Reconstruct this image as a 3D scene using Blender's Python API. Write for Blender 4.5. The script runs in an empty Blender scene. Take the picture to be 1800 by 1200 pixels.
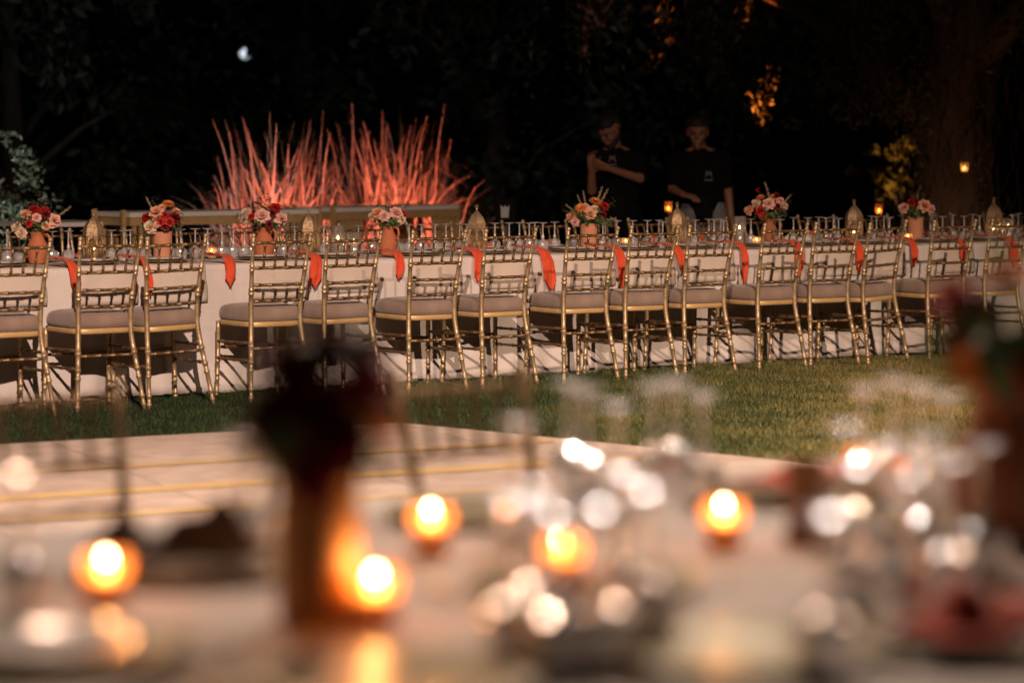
import bpy, bmesh, math, random
import numpy as np
from mathutils import Vector, Matrix, Euler

# ------------------------------------------------------------------ camera, world, light, exposure
sc = bpy.context.scene
COL = sc.collection
R = math.radians
PI = math.pi
rnd = random.Random(7)

H, PITCH, FPX = 1.40, R(4.5), 4250.0           # eye height, downward tilt, focal length in photo pixels
cam_d = bpy.data.cameras.new('camera')
cam = bpy.data.objects.new('camera', cam_d); COL.objects.link(cam)
cam.location = (0, 0, H); cam.rotation_euler = (R(90) - PITCH, 0, 0)
cam_d.lens = 85; cam_d.sensor_width = 36; cam_d.clip_start = 0.05; cam_d.clip_end = 2000
cam_d.dof.use_dof = True; cam_d.dof.focus_distance = 14.3; cam_d.dof.aperture_fstop = 1.35
cam_d.dof.aperture_blades = 0
sc.camera = cam

world = bpy.data.worlds.new('World'); sc.world = world; world.use_nodes = True
wn = world.node_tree.nodes; wl = world.node_tree.links
bgn = wn['Background']
sky = wn.new('ShaderNodeTexSky'); sky.sky_type = 'NISHITA'; sky.sun_disc = False
sky.sun_elevation = R(-6); sky.sun_rotation = R(200); sky.altitude = 0
wl.new(sky.outputs[0], bgn.inputs[0]); bgn.inputs[1].default_value = 0.05

def add_light(name, kind, loc, energy, color, target=None, size=0.1, cone=None, blend=0.3):
    l = bpy.data.lights.new(name, kind); l.energy = energy; l.color = color
    if kind == 'SUN': l.angle = size
    else: l.shadow_soft_size = size
    if kind == 'SPOT': l.spot_size = R(cone); l.spot_blend = blend
    o = bpy.data.objects.new(name, l); COL.objects.link(o); o.location = loc
    if target is not None:
        o.rotation_euler = (Vector(target) - Vector(loc)).to_track_quat('-Z', 'Y').to_euler()
    return o
# moonlight, hardly there
add_light('moon', 'SUN', (0, 0, 30), 0.012, (0.7, 0.8, 1.0), (-6, 14, 0), R(0.5))
# five hooded flood lamps hang high over the dance floor, above the picture, two aimed at the long table, three added ones aimed back at the near table for fill and glints
LAMP_A = (-0.3, 4.6, 5.0)
LAMP_B = (4.4, 6.0, 4.9)
ADDED_LAMPS_C = ((-1.3, 7.6, 4.2), (0.7, 7.4, 4.3), (2.7, 7.9, 4.2))
AIM_C = (0.0, 3.9, 0.8)
AIM_A = (-1.3, 10.0, 0.0)
AIM_B = (3.3, 11.6, 0.0)
add_light('pendant_light_a', 'SPOT', LAMP_A, 5000, (1.0, 0.69, 0.545), AIM_A, 0.045, 74, 1.0)
add_light('pendant_light_b', 'SPOT', LAMP_B, 4700, (1.0, 0.68, 0.49), AIM_B, 0.05, 60, 1.0)
for q_, c_ in zip(ADDED_LAMPS_C, ((1.0, 0.64, 0.44), (1.0, 0.84, 0.74), (1.0, 0.64, 0.44))): add_light('added_light_c', 'SPOT', q_, 460, c_, AIM_C, 0.11, 74, 1.0)  # added lamps that fill the near table and spark its glass

sc.view_settings.view_transform = 'Standard'; sc.view_settings.look = 'None'
sc.view_settings.exposure = 0.0; sc.view_settings.gamma = 1.0
sc.view_settings.use_curve_mapping = False
sc.render.engine = 'CYCLES'
sc.cycles.use_denoising = True
try:
    sc.cycles.denoiser = 'OPENIMAGEDENOISE'
    sc.cycles.denoising_input_passes = 'RGB_ALBEDO_NORMAL'
except Exception: pass
sc.cycles.use_adaptive_sampling = False
sc.cycles.sample_clamp_indirect = 12
sc.cycles.sample_clamp_direct = 0
sc.cycles.max_bounces = 8; sc.cycles.diffuse_bounces = 4; sc.cycles.glossy_bounces = 3
sc.cycles.transmission_bounces = 6; sc.cycles.transparent_max_bounces = 16
sc.cycles.caustics_reflective = False; sc.cycles.caustics_refractive = False
sc.cycles.use_light_tree = True

# ------------------------------------------------------------------ frames and helpers
cp, sp = math.cos(PITCH), math.sin(PITCH)
def at(px, py, z):                                # photo pixel -> point at height z (used to take measurements off the photograph)
    a, b = (px - 900) / FPX, (600 - py) / FPX
    d = Vector((a, cp + b * sp, -sp + b * cp))
    t = (z - H) / d.z
    return Vector((d.x * t, d.y * t, z))
def at_d(px, py, depth):
    a, b = (px - 900) / FPX, (600 - py) / FPX
    d = Vector((a, cp + b * sp, -sp + b * cp)) * depth
    return Vector((d.x, d.y, H + d.z))
YAW = R(32); ce, se = math.cos(YAW), math.sin(YAW)
class Frame:                                      # u runs along the table, v across it, away from the camera
    def __init__(s, ox, oy): s.ox, s.oy = ox, oy
    def __call__(s, u, v, z=0.0): return Vector((s.ox + u * ce - v * se, s.oy + u * se + v * ce, z))
    def u(s, px, v, z):
        k = (px - 900) / FPX
        return (k * (cp * (s.oy + v * ce) + (H - z) * sp) - s.ox + v * se) / (ce - k * cp * se)
    def uv(s, p):
        dx, dy = p.x - s.ox, p.y - s.oy
        return dx * ce + dy * se, -dx * se + dy * ce
ROW = Frame(-0.106, 14.87)                        # near edge of the long table
NEAR = Frame(0.0, 2.3)                           # near edge of the table in front of the camera
TT = 0.748                                        # table top height
TW = 1.0; NW = 2.0

def tag(o, label=None, cat=None, group=None, kind=None):
    if label: o['label'] = label
    if cat: o['category'] = cat
    if group: o['group'] = group
    if kind: o['kind'] = kind
    return o
def empty(name, loc=(0, 0, 0), rz=0.0, label=None, cat=None, group=None):
    o = bpy.data.objects.new(name, None); COL.objects.link(o)
    o.location = loc; o.rotation_euler = (0, 0, rz); o.empty_display_size = 0.05
    return tag(o, label, cat, group)
def put(name, mesh, parent=None, loc=None, rot=None, scale=None):
    o = bpy.data.objects.new(name, mesh); COL.objects.link(o)
    if parent: o.parent = parent
    if loc is not None: o.location = loc
    if rot is not None: o.rotation_euler = rot
    if scale is not None: o.scale = (scale,) * 3 if isinstance(scale, (int, float)) else scale
    return o
ORD = ['first', 'second', 'third', 'fourth', 'fifth', 'sixth', 'seventh', 'eighth', 'ninth', 'tenth', 'eleventh',
       'twelfth', 'thirteenth', 'fourteenth', 'fifteenth', 'sixteenth', 'seventeenth', 'eighteenth', 'nineteenth', 'twentieth']

class MB:
    def __init__(s): s.v, s.f = [], []
    def add(s, vs, fs):
        o = len(s.v); s.v += [tuple(p) for p in vs]; s.f += [tuple(i + o for i in f) for f in fs]; return s
    def box(s, c, d):
        x, y, z = c; a, b, h = d[0] / 2, d[1] / 2, d[2] / 2
        vs = [(x + i * a, y + j * b, z + k * h) for k in (-1, 1) for j in (-1, 1) for i in (-1, 1)]
        return s.add(vs, [(0, 2, 3, 1), (4, 5, 7, 6), (0, 1, 5, 4), (2, 6, 7, 3), (0, 4, 6, 2), (1, 3, 7, 5)])
    def tube(s, pts, rad, n=8, cap=True):
        pts = [Vector(p) for p in pts]; m = len(pts)
        if not hasattr(rad, '__len__'): rad = [rad] * m
        vs, fs = [], []; ref = None
        for i, p in enumerate(pts):
            a = pts[max(0, i - 1)]; b = pts[min(m - 1, i + 1)]
            t = (b - a)
            if t.length < 1e-9: t = Vector((0, 0, 1))
            t.normalize()
            if ref is None:
                ref = Vector((1, 0, 0)) if abs(t.x) < .8 else Vector((0, 1, 0))
            x = (ref - t * ref.dot(t)); 
            if x.length < 1e-6: x = t.orthogonal()
            x.normalize(); ref = x; y = t.cross(x)
            for k in range(n):
                w = 2 * PI * k / n
                vs.append(p + (x * math.cos(w) + y * math.sin(w)) * rad[i])
        for i in range(m - 1):
            for k in range(n):
                a, b = i * n + k, i * n + (k + 1) % n
                fs.append((a, b, b + n, a + n))
        if cap: fs += [tuple(range(n - 1, -1, -1)), tuple(range((m - 1) * n, m * n))]
        return s.add(vs, fs)
    def lathe(s, prof, n=16, c=(0, 0, 0), ph=0.0):
        vs, fs = [], []; m = len(prof)
        for r, z in prof:
            for k in range(n):
                w = 2 * PI * k / n + ph
                vs.append((c[0] + r * math.cos(w), c[1] + r * math.sin(w), c[2] + z))
        for i in range(m - 1):
            for k in range(n):
                a, b = i * n + k, i * n + (k + 1) % n
                fs.append((a, b, b + n, a + n))
        return s.add(vs, fs)
    def grid(s, P):                               # P[i][j] points
        a, b = len(P), len(P[0]); vs = [p for row in P for p in row]
        return s.add(vs, [(i * b + j, i * b + j + 1, (i + 1) * b + j + 1, (i + 1) * b + j) for i in range(a - 1) for j in range(b - 1)])
    def mesh(s, name, mat, smooth=True):
        me = bpy.data.meshes.new(name); me.from_pydata(s.v, [], s.f); me.update()
        if mat: me.materials.append(mat)
        if smooth: me.shade_smooth()
        return me
def sphere(mb, c, r, n=8, m=6, sc3=(1, 1, 1)):
    P = [[(c[0] + sc3[0] * r * math.sin(PI * i / m) * math.cos(2 * PI * j / n), c[1] + sc3[1] * r * math.sin(PI * i / m) * math.sin(2 * PI * j / n), c[2] + sc3[2] * r * math.cos(PI * i / m)) for j in range(n + 1)] for i in range(m + 1)]
    return mb.grid(P)
def thicken(me, t):
    bm = bmesh.new(); bm.from_mesh(me)
    bmesh.ops.recalc_face_normals(bm, faces=bm.faces)
    bmesh.ops.solidify(bm, geom=bm.faces[:], thickness=t)
    bm.to_mesh(me); bm.free(); me.shade_smooth(); return me

# ------------------------------------------------------------------ materials
MATS = {}
def nmat(name):
    m = bpy.data.materials.new(name); m.use_nodes = True; MATS[name] = m
    return m, m.node_tree.nodes, m.node_tree.links, m.node_tree.nodes['Principled BSDF']
def noisy(name, c1, c2, scale=8, rough=0.6, metal=0.0, bump=0.0, bscale=60, coords='Object', r2=None, spec=0.5, stretch=None, sheen=0.0, detail=4, trans=0.0):
    m, n, l, b = nmat(name)
    tc = n.new('ShaderNodeTexCoord'); src = tc.outputs[coords]
    if stretch:
        mp = n.new('ShaderNodeMapping'); mp.inputs['Scale'].default_value = stretch; l.new(src, mp.inputs[0]); src = mp.outputs[0]
    t = n.new('ShaderNodeTexNoise'); t.inputs['Scale'].default_value = scale; t.inputs['Detail'].default_value = detail
    l.new(src, t.inputs['Vector'])
    r = n.new('ShaderNodeValToRGB'); r.color_ramp.elements[0].color = (*c1, 1); r.color_ramp.elements[1].color = (*c2, 1)
    r.color_ramp.elements[0].position = .32; r.color_ramp.elements[1].position = .68
    l.new(t.outputs['Fac'], r.inputs[0]); l.new(r.outputs[0], b.inputs['Base Color'])
    b.inputs['Roughness'].default_value = rough; b.inputs['Metallic'].default_value = metal
    b.inputs['Specular IOR Level'].default_value = spec
    if sheen: b.inputs['Sheen Weight'].default_value = sheen
    if r2 is not None:
        mr = n.new('ShaderNodeMapRange'); mr.inputs['To Min'].default_value = rough; mr.inputs['To Max'].default_value = r2
        l.new(t.outputs['Fac'], mr.inputs[0]); l.new(mr.outputs[0], b.inputs['Roughness'])
    if bump:
        t2 = n.new('ShaderNodeTexNoise'); t2.inputs['Scale'].default_value = bscale; t2.inputs['Detail'].default_value = 3
        l.new(src, t2.inputs['Vector'])
        bp = n.new('ShaderNodeBump'); bp.inputs['Strength'].default_value = bump; bp.inputs['Distance'].default_value = 0.01
        l.new(t2.outputs['Fac'], bp.inputs['Height']); l.new(bp.outputs[0], b.inputs['Normal'])
    if trans:
        tr = n.new('ShaderNodeBsdfTranslucent'); l.new(r.outputs[0], tr.inputs[0])
        mx = n.new('ShaderNodeMixShader'); mx.inputs[0].default_value = trans
        l.new(b.outputs[0], mx.inputs[1]); l.new(tr.outputs[0], mx.inputs[2]); l.new(mx.outputs[0], n['Material Output'].inputs[0])
    return m
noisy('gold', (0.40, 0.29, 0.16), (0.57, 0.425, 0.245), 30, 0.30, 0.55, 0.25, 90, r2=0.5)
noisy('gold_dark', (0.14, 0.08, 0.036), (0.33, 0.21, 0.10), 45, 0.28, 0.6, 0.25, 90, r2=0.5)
noisy('gold_flat', (0.56, 0.37, 0.16), (0.66, 0.46, 0.21), 12, 0.45, 0.2, 0.1, 60)
noisy('cushion', (0.22, 0.16, 0.125), (0.29, 0.215, 0.17), 9, 0.9, 0, 0.35, 26, sheen=0.35, spec=0.2)
noisy('linen', (0.60, 0.55, 0.51), (0.69, 0.64, 0.595), 5, 0.85, 0, 0.7, 6, spec=0.25, stretch=(1, 1, 0.6))
noisy('linen_cream', (0.58, 0.50, 0.42), (0.65, 0.57, 0.485), 6, 0.85, 0, 0.35, 14, spec=0.25)
noisy('taupe_linen', (0.06, 0.035, 0.028), (0.09, 0.05, 0.04), 10, 0.85, 0, 0.4, 40)
noisy('coral', (0.75, 0.085, 0.03), (0.88, 0.14, 0.055), 10, 0.8, 0, 0.5, 40, spec=0.25, sheen=0.2, trans=0.25)
noisy('terracotta', (0.42, 0.13, 0.05), (0.55, 0.19, 0.08), 7, 0.75, 0, 0.2, 50)
noisy('terracotta_ochre', (0.40, 0.17, 0.045), (0.52, 0.24, 0.075), 7, 0.75, 0, 0.2, 50)
noisy('terracotta_dark', (0.26, 0.09, 0.04), (0.36, 0.13, 0.06), 7, 0.7, 0, 0.2, 50)
noisy('terracotta_pale', (0.55, 0.24, 0.13), (0.64, 0.30, 0.17), 6, 0.8, 0, 0.2, 50)
noisy('porcelain', (0.66, 0.63, 0.60), (0.74, 0.71, 0.68), 6, 0.22)
noisy('plate_grey', (0.30, 0.25, 0.15), (0.40, 0.33, 0.20), 12, 0.35, 0.5)
noisy('brass', (0.36, 0.245, 0.13), (0.58, 0.42, 0.25), 35, 0.34, 0.6, 0.6, 110, r2=0.5)
noisy('wax', (0.80, 0.74, 0.63), (0.86, 0.80, 0.70), 8, 0.5, trans=0.4)
noisy('black_metal', (0.012, 0.012, 0.013), (0.02, 0.02, 0.02), 20, 0.45)
noisy('peach', (0.82, 0.42, 0.25), (0.90, 0.56, 0.38), 30, 0.7, trans=0.3)
noisy('blush', (0.84, 0.50, 0.40), (0.90, 0.62, 0.52), 30, 0.7, trans=0.3)
noisy('cream_petal', (0.85, 0.66, 0.47), (0.90, 0.75, 0.58), 30, 0.7, trans=0.3)
noisy('red_petal', (0.40, 0.012, 0.012), (0.58, 0.03, 0.02), 30, 0.6, trans=0.2)
noisy('burgundy', (0.12, 0.008, 0.012), (0.22, 0.015, 0.018), 30, 0.6, trans=0.2)
noisy('orange_petal', (0.80, 0.28, 0.06), (0.88, 0.40, 0.12), 30, 0.65, trans=0.3)
noisy('leaf_green', (0.05, 0.10, 0.03), (0.11, 0.17, 0.06), 25, 0.55, trans=0.25)
noisy('leaf_olive', (0.14, 0.15, 0.08), (0.24, 0.23, 0.13), 25, 0.6, trans=0.25)
noisy('plume', (0.45, 0.36, 0.20), (0.58, 0.47, 0.28), 25, 0.8, trans=0.3)
noisy('reed', (0.34, 0.30, 0.22), (0.46, 0.40, 0.32), 6, 0.55, trans=0.25)
noisy('reed_brown', (0.13, 0.09, 0.07), (0.22, 0.16, 0.13), 6, 0.6, trans=0.2)
noisy('yellow_lit_leaf', (0.32, 0.20, 0.05), (0.45, 0.30, 0.08), 6, 0.6, trans=0.3)  # the spot's yellow light is put into this leaf colour
noisy('tree_leaf_dark', (0.04, 0.052, 0.03), (0.07, 0.08, 0.045), 4, 0.6, trans=0.2)
noisy('willow_leaf', (0.09, 0.085, 0.045), (0.15, 0.13, 0.07), 4, 0.6, trans=0.25)
noisy('shrub_leaf', (0.10, 0.125, 0.07), (0.18, 0.20, 0.12), 4, 0.5, trans=0.2)
noisy('bark', (0.05, 0.032, 0.022), (0.11, 0.07, 0.05), 5, 0.95, 0, 1.0, 14, stretch=(3, 3, .5))
noisy('soil', (0.035, 0.03, 0.018), (0.06, 0.05, 0.03), 3, 0.95, 0, 0.5, 20)
noisy('panel_paint', (0.56, 0.455, 0.38), (0.67, 0.56, 0.47), 1.4, 0.5, 0, 0.08, 40, r2=.65)
_n, _l = MATS['panel_paint'].node_tree.nodes, MATS['panel_paint'].node_tree.links
_b = _n['Principled BSDF']; _src = _b.inputs['Base Color'].links[0].from_socket
_oi = _n.new('ShaderNodeObjectInfo'); _mr = _n.new('ShaderNodeMapRange'); _mr.inputs['To Min'].default_value = .86; _mr.inputs['To Max'].default_value = 1.06
_l.new(_oi.outputs['Random'], _mr.inputs[0]); _sc = _n.new('ShaderNodeTexNoise'); _sc.inputs['Scale'].default_value = 9; _sc.inputs['Detail'].default_value = 8
_sr = _n.new('ShaderNodeMapRange'); _sr.inputs['From Min'].default_value = .35; _sr.inputs['From Max'].default_value = .6; _sr.inputs['To Min'].default_value = .8; _sr.inputs['To Max'].default_value = 1.0
_l.new(_sc.outputs['Fac'], _sr.inputs[0]); _mu = _n.new('ShaderNodeMath'); _mu.operation = 'MULTIPLY'; _l.new(_mr.outputs[0], _mu.inputs[0]); _l.new(_sr.outputs[0], _mu.inputs[1])
_vm = _n.new('ShaderNodeVectorMath'); _vm.operation = 'SCALE'; _l.new(_src, _vm.inputs[0]); _l.new(_mu.outputs[0], _vm.inputs['Scale']); _l.new(_vm.outputs[0], _b.inputs['Base Color'])
noisy('yellow_tape', (0.64, 0.46, 0.20), (0.70, 0.52, 0.25), 6, 0.5)
noisy('panel_edge', (0.5, 0.45, 0.4), (0.56, 0.5, 0.45), 4, 0.6)
noisy('console_top', (0.82, 0.78, 0.72), (0.88, 0.84, 0.78), 5, 0.5)
noisy('skin', (0.21, 0.095, 0.055), (0.26, 0.12, 0.075), 12, 0.55)
noisy('black_cotton', (0.005, 0.005, 0.0055), (0.008, 0.008, 0.0085), 14, 0.95, spec=0.05)
noisy('grey_trousers', (0.16, 0.155, 0.16), (0.20, 0.195, 0.20), 14, 0.9)
noisy('hair', (0.008, 0.006, 0.005), (0.015, 0.011, 0.009), 40, 0.7, bump=.8, bscale=60)
noisy('emblem_print', (0.15, 0.145, 0.14), (0.18, 0.175, 0.17), 10, 0.8)
noisy('brown_card', (0.22, 0.12, 0.08), (0.28, 0.16, 0.10), 8, 0.7)
noisy('white_card', (0.34, 0.33, 0.32), (0.4, 0.39, 0.37), 8, 0.7)

def glassy(name, tint, base, edge, rough, haze=0.0, hazecol=(1, 1, 1)):   # thin-walled glass: see-through with fresnel gloss
    m, n, l, b = nmat(name); n.remove(b)
    tr = n.new('ShaderNodeBsdfTransparent'); tr.inputs[0].default_value = (*tint, 1)
    gl = n.new('ShaderNodeBsdfGlossy'); gl.inputs[0].default_value = (1, 1, 1, 1); gl.inputs['Roughness'].default_value = rough
    lw = n.new('ShaderNodeLayerWeight'); lw.inputs[0].default_value = 0.5
    mr = n.new('ShaderNodeMapRange'); mr.inputs['To Min'].default_value = base; mr.inputs['To Max'].default_value = edge
    l.new(lw.outputs['Facing'], mr.inputs[0])
    mx = n.new('ShaderNodeMixShader'); l.new(mr.outputs[0], mx.inputs[0]); l.new(tr.outputs[0], mx.inputs[1]); l.new(gl.outputs[0], mx.inputs[2])
    out = mx.outputs[0]
    if haze:
        df = n.new('ShaderNodeBsdfTranslucent'); df.inputs[0].default_value = (*hazecol, 1)
        d2 = n.new('ShaderNodeBsdfDiffuse'); d2.inputs[0].default_value = (*hazecol, 1)
        ad = n.new('ShaderNodeMixShader'); ad.inputs[0].default_value = .5; l.new(df.outputs[0], ad.inputs[1]); l.new(d2.outputs[0], ad.inputs[2])
        m2 = n.new('ShaderNodeMixShader'); m2.inputs[0].default_value = haze; l.new(out, m2.inputs[1]); l.new(ad.outputs[0], m2.inputs[2]); out = m2.outputs[0]
    l.new(out, n['Material Output'].inputs[0]); return m
glassy('crystal', (0.95, 0.95, 0.95), 0.75, 0.95, 0.18, 0.06)
glassy('stem_glass', (0.95, 0.95, 0.95), 0.5, 0.95, 0.2, 0.4)
glassy('crystal_fine', (0.95, 0.95, 0.95), 0.4, 0.9, 0.2, 0.42)
glassy('stem_fine', (0.95, 0.95, 0.95), 0.4, 0.9, 0.2, 0.62)
glassy('clear_glass', (0.96, 0.96, 0.96), 0.06, 0.6, 0.1, 0.09)
glassy('lantern_glass', (0.85, 0.75, 0.62), 0.06, 0.4, 0.1, 0.10, (0.9, 0.75, 0.55))
glassy('amber_glass', (0.95, 0.66, 0.36), 0.05, 0.35, 0.12, 0.38, (0.92, 0.55, 0.26))
glassy('frosted_glass', (0.9, 0.8, 0.65), 0.05, 0.3, 0.2, 0.55, (0.9, 0.72, 0.5))

def emissive(name, col, strength):
    m, n, l, b = nmat(name); n.remove(b)
    e = n.new('ShaderNodeEmission'); e.inputs[0].default_value = (*col, 1); e.inputs[1].default_value = strength
    l.new(e.outputs[0], n['Material Output'].inputs[0]); return m
emissive('flame', (1.0, 0.64, 0.34), 120)
emissive('flame_small', (1.0, 0.52, 0.18), 55)
emissive('lamp_lens', (0.80, 0.90, 1.0), 1.1)
emissive('pendant_bulb', (1.0, 0.75, 0.5), 30)
M = MATS

# grass material: per-blade tone with painted right-hand light, plus patches of dry lawn
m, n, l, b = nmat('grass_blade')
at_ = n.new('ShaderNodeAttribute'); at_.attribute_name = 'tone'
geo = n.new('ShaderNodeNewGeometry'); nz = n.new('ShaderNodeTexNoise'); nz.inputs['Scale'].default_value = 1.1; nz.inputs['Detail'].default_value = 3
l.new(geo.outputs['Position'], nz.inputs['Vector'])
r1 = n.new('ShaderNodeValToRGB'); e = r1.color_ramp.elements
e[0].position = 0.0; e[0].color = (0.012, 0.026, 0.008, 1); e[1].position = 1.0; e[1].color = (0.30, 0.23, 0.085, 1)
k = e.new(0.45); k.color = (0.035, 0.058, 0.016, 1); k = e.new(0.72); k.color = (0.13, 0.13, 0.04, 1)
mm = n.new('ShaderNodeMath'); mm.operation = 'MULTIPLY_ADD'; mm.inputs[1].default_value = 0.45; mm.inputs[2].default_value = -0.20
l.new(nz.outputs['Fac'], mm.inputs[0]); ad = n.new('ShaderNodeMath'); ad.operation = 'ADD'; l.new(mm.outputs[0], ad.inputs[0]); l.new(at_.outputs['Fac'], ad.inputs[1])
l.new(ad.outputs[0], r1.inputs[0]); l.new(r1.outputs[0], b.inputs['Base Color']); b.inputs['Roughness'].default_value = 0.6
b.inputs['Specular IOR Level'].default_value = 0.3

# ------------------------------------------------------------------ ground, dance floor, grass
mb = MB(); mb.add([(-600, -300, 0), (600, -300, 0), (600, 900, 0), (-600, 900, 0)], [(0, 1, 2, 3)])
tag(put('lawn', mb.mesh('lawn', M['soil'], False)), kind='structure')

corner = at(700, 742, .03); left_p = at(0, 780, .03); right_p = at(1190, 790, .03)
dv_l = (left_p - corner).normalized(); dv_r = (right_p - corner).normalized()
nl = Vector((-dv_l.y, dv_l.x, 0));  nl = -nl if nl.y < 0 else nl     # outward normals of the two visible edges
nr = Vector((-dv_r.y, dv_r.x, 0));  nr = -nr if nr.x < 0 else nr
floor = empty('dance_floor', corner - Vector((0, 0, .03))); tag(floor, kind='structure')
ps = 0.9
for i in range(-2, 9):
    for j in range(0, 8):
        bm = bmesh.new()
        d1 = dv_l; d2 = Vector((dv_l.y, -dv_l.x, 0)); d2 = -d2 if d2.y > 0 else d2
        g = 0.003
        q = [d1 * (i * ps + a) + d2 * (j * ps + c) for a, c in ((g, g), (ps - g, g), (ps - g, ps - g), (g, ps - g))]
        top = [bm.verts.new((p.x, p.y, .03)) for p in q]; bot = [bm.verts.new((p.x, p.y, .001)) for p in q]
        bm.faces.new(top); bm.faces.new(bot[::-1])
        for k in range(4): bm.faces.new((top[k], bot[k], bot[(k + 1) % 4], top[(k + 1) % 4]))
        bmesh.ops.recalc_face_normals(bm, faces=bm.faces)
        r = bmesh.ops.bisect_plane(bm, geom=bm.verts[:] + bm.edges[:] + bm.faces[:], plane_co=(0, 0, 0), plane_no=nr, clear_outer=True)
        if len(bm.verts) >= 6:
            es = [e for e in r['geom_cut'] if isinstance(e, bmesh.types.BMEdge)]
            if es: bmesh.ops.contextual_create(bm, geom=es)
            me = bpy.data.meshes.new('floor_panel'); bm.to_mesh(me); me.materials.append(M['panel_paint'])
            cy = corner + d1 * (i * ps) + d2 * (j * ps)
            if cy.y > 3.2 and -5 < cy.x < 4.2: put('floor_panel', me, floor)
        bm.free()
for off, w_, a0, a1 in ((1.02, .09, -3.2, 4.2), (1.72, .15, -3.6, 4.2), (2.35, .10, -3.6, 4.2)  ):
    d2 = Vector((dv_l.y, -dv_l.x, 0)); d2 = -d2 if d2.y > 0 else d2
    if off == 0.5: d1_, d2_, a0, a1, off = dv_r, Vector((-dv_r.y, dv_r.x, 0)) * (-1 if -dv_r.y * nr.x + dv_r.x * nr.y > 0 else 1), 0.15, 4.0, 0.35
    else: d1_, d2_ = dv_l, d2
    lo = a0 if d1_ is dv_r else -min(1.0, abs(a0)) * off * .35
    q = [d1_ * a + d2_ * c for a, c in ((lo, off), (a1, off), (a1, off + w_), (lo, off + w_))]
    mb = MB().add([(p.x, p.y, .034) for p in q], [(0, 1, 2, 3)])
    put('yellow_stripe', mb.mesh('stripe', M['yellow_tape'], False), floor)

rng = np.random.default_rng(3)
def grass_blades(count, x0, x1, y0, y1, keep, hmin, hmax, wid):
    x = rng.uniform(x0, x1, count); y = rng.uniform(y0, y1, count)
    k = keep(x, y); x, y = x[k], y[k]; c = len(x)
    clump = np.sin(x * 7.3 + 1.3 * np.sin(y * 5.1)) * np.cos(y * 6.7 + x * 2.1)
    h = rng.uniform(hmin, hmax, c) * (1 + .35 * clump); w = wid * rng.uniform(.7, 1.3, c)
    a = rng.uniform(0, 2 * PI, c); lean = rng.uniform(.15, .9, c) * h; b = rng.uniform(0, 2 * PI, c)
    dx, dy = np.cos(a) * w, np.sin(a) * w; lx, ly = np.cos(b) * lean, np.sin(b) * lean
    v = np.empty((c, 5, 3))
    v[:, 0] = np.stack([x - dx, y - dy, np.zeros(c)], 1); v[:, 1] = np.stack([x + dx, y + dy, np.zeros(c)], 1)
    v[:, 2] = np.stack([x - dx * .75 + lx * .35, y - dy * .75 + ly * .35, h * .6], 1)
    v[:, 3] = np.stack([x + dx * .75 + lx * .35, y + dy * .75 + ly * .35, h * .6], 1)
    v[:, 4] = np.stack([x + lx, y + ly, h], 1)
    me = bpy.data.meshes.new('grass'); nv = c * 5
    me.vertices.add(nv); me.vertices.foreach_set('co', v.reshape(-1))
    base = (np.arange(c) * 5)[:, None]
    loops = np.concatenate([base + np.array([[0, 1, 3, 2]]), base + np.array([[2, 3, 4]])], 1).reshape(-1)
    me.loops.add(len(loops)); me.loops.foreach_set('vertex_index', loops.astype(np.int32))
    st = np.stack([np.arange(c) * 7, np.arange(c) * 7 + 4], 1).reshape(-1); tot = np.tile([4, 3], c)
    me.polygons.add(2 * c); me.polygons.foreach_set('loop_start', st.astype(np.int32)); me.polygons.foreach_set('loop_total', tot.astype(np.int32))
    me.update(calc_edges=True)
    tone = np.clip(.34 + .36 * np.clip((x + .1) / 2.0, -.5, 1.2) + rng.normal(0, .12, c) + .10 * clump, 0, 1)  # drier to the right, with the lit pool there painted into the tone
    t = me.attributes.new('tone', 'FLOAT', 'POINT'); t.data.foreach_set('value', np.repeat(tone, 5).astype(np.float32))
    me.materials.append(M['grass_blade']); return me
def keep(x, y):
    rx, ry = x - corner.x, y - corner.y
    inside = ((rx * nl.x + ry * nl.y) < 0.0) & ((rx * nr.x + ry * nr.y) < 0.0)
    frus = np.abs(x) < (y * .2118 + .35)
    return (~inside) & frus
tag(put('grass', grass_blades(330000, -4, 4.2, 9.6, 16.4, keep, .016, .036, .0024)), 'short lawn grass in front of the long table, dry and painted as lit on the right', 'grass', kind='stuff')

# ------------------------------------------------------------------ chiavari chairs
def bamboo(pts, r, rings, n=8, taper=None, cap_r=None):
    """smooth tube through pts with raised rings at the given fractions"""
    P = [Vector(p) for p in pts]
    def pos(t):
        if len(P) == 2: return P[0].lerp(P[1], t)
        m = len(P) - 1; x = min(max(t, 0), 1) * m; i = min(int(x), m - 1); f = x - i
        a, b, c, d = P[max(i - 1, 0)], P[i], P[i + 1], P[min(i + 2, m)]
        return 0.5 * ((2 * b) + (c - a) * f + (2 * a - 5 * b + 4 * c - d) * f * f + (3 * b - a - 3 * c + d) * f ** 3)
    L = sum((P[i + 1] - P[i]).length for i in range(len(P) - 1)); w = .007 / L
    st = [(i / (len(P) * 3), 1.0) for i in range(len(P) * 3 + 1)] if len(P) > 2 else [(0, 1), (1, 1)]
    st = [s for s in st if all(abs(s[0] - g) > 2.2 * w for g in rings)]
    for g in rings: st += [(g - w, 1.0), (g - w * .6, 1.3), (g + w * .6, 1.3), (g + w, 1.0)]
    st.sort()
    tp = taper or (lambda t: 1.0)
    return MB().tube([pos(t) for t, k in st], [r * k * tp(t) for t, k in st], n)
CH = {}
def post_pts(s, front=False):
    if front: return [(s * .192, .195, 0), (s * .186, .185, .2), (s * .183, .18, .43)]
    return [(s * .195, -.255, 0), (s * .172, -.215, .22), (s * .152, -.178, .42), (s * .153, -.185, .58), (s * .164, -.222, .75), (s * .174, -.265, .905)]
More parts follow.
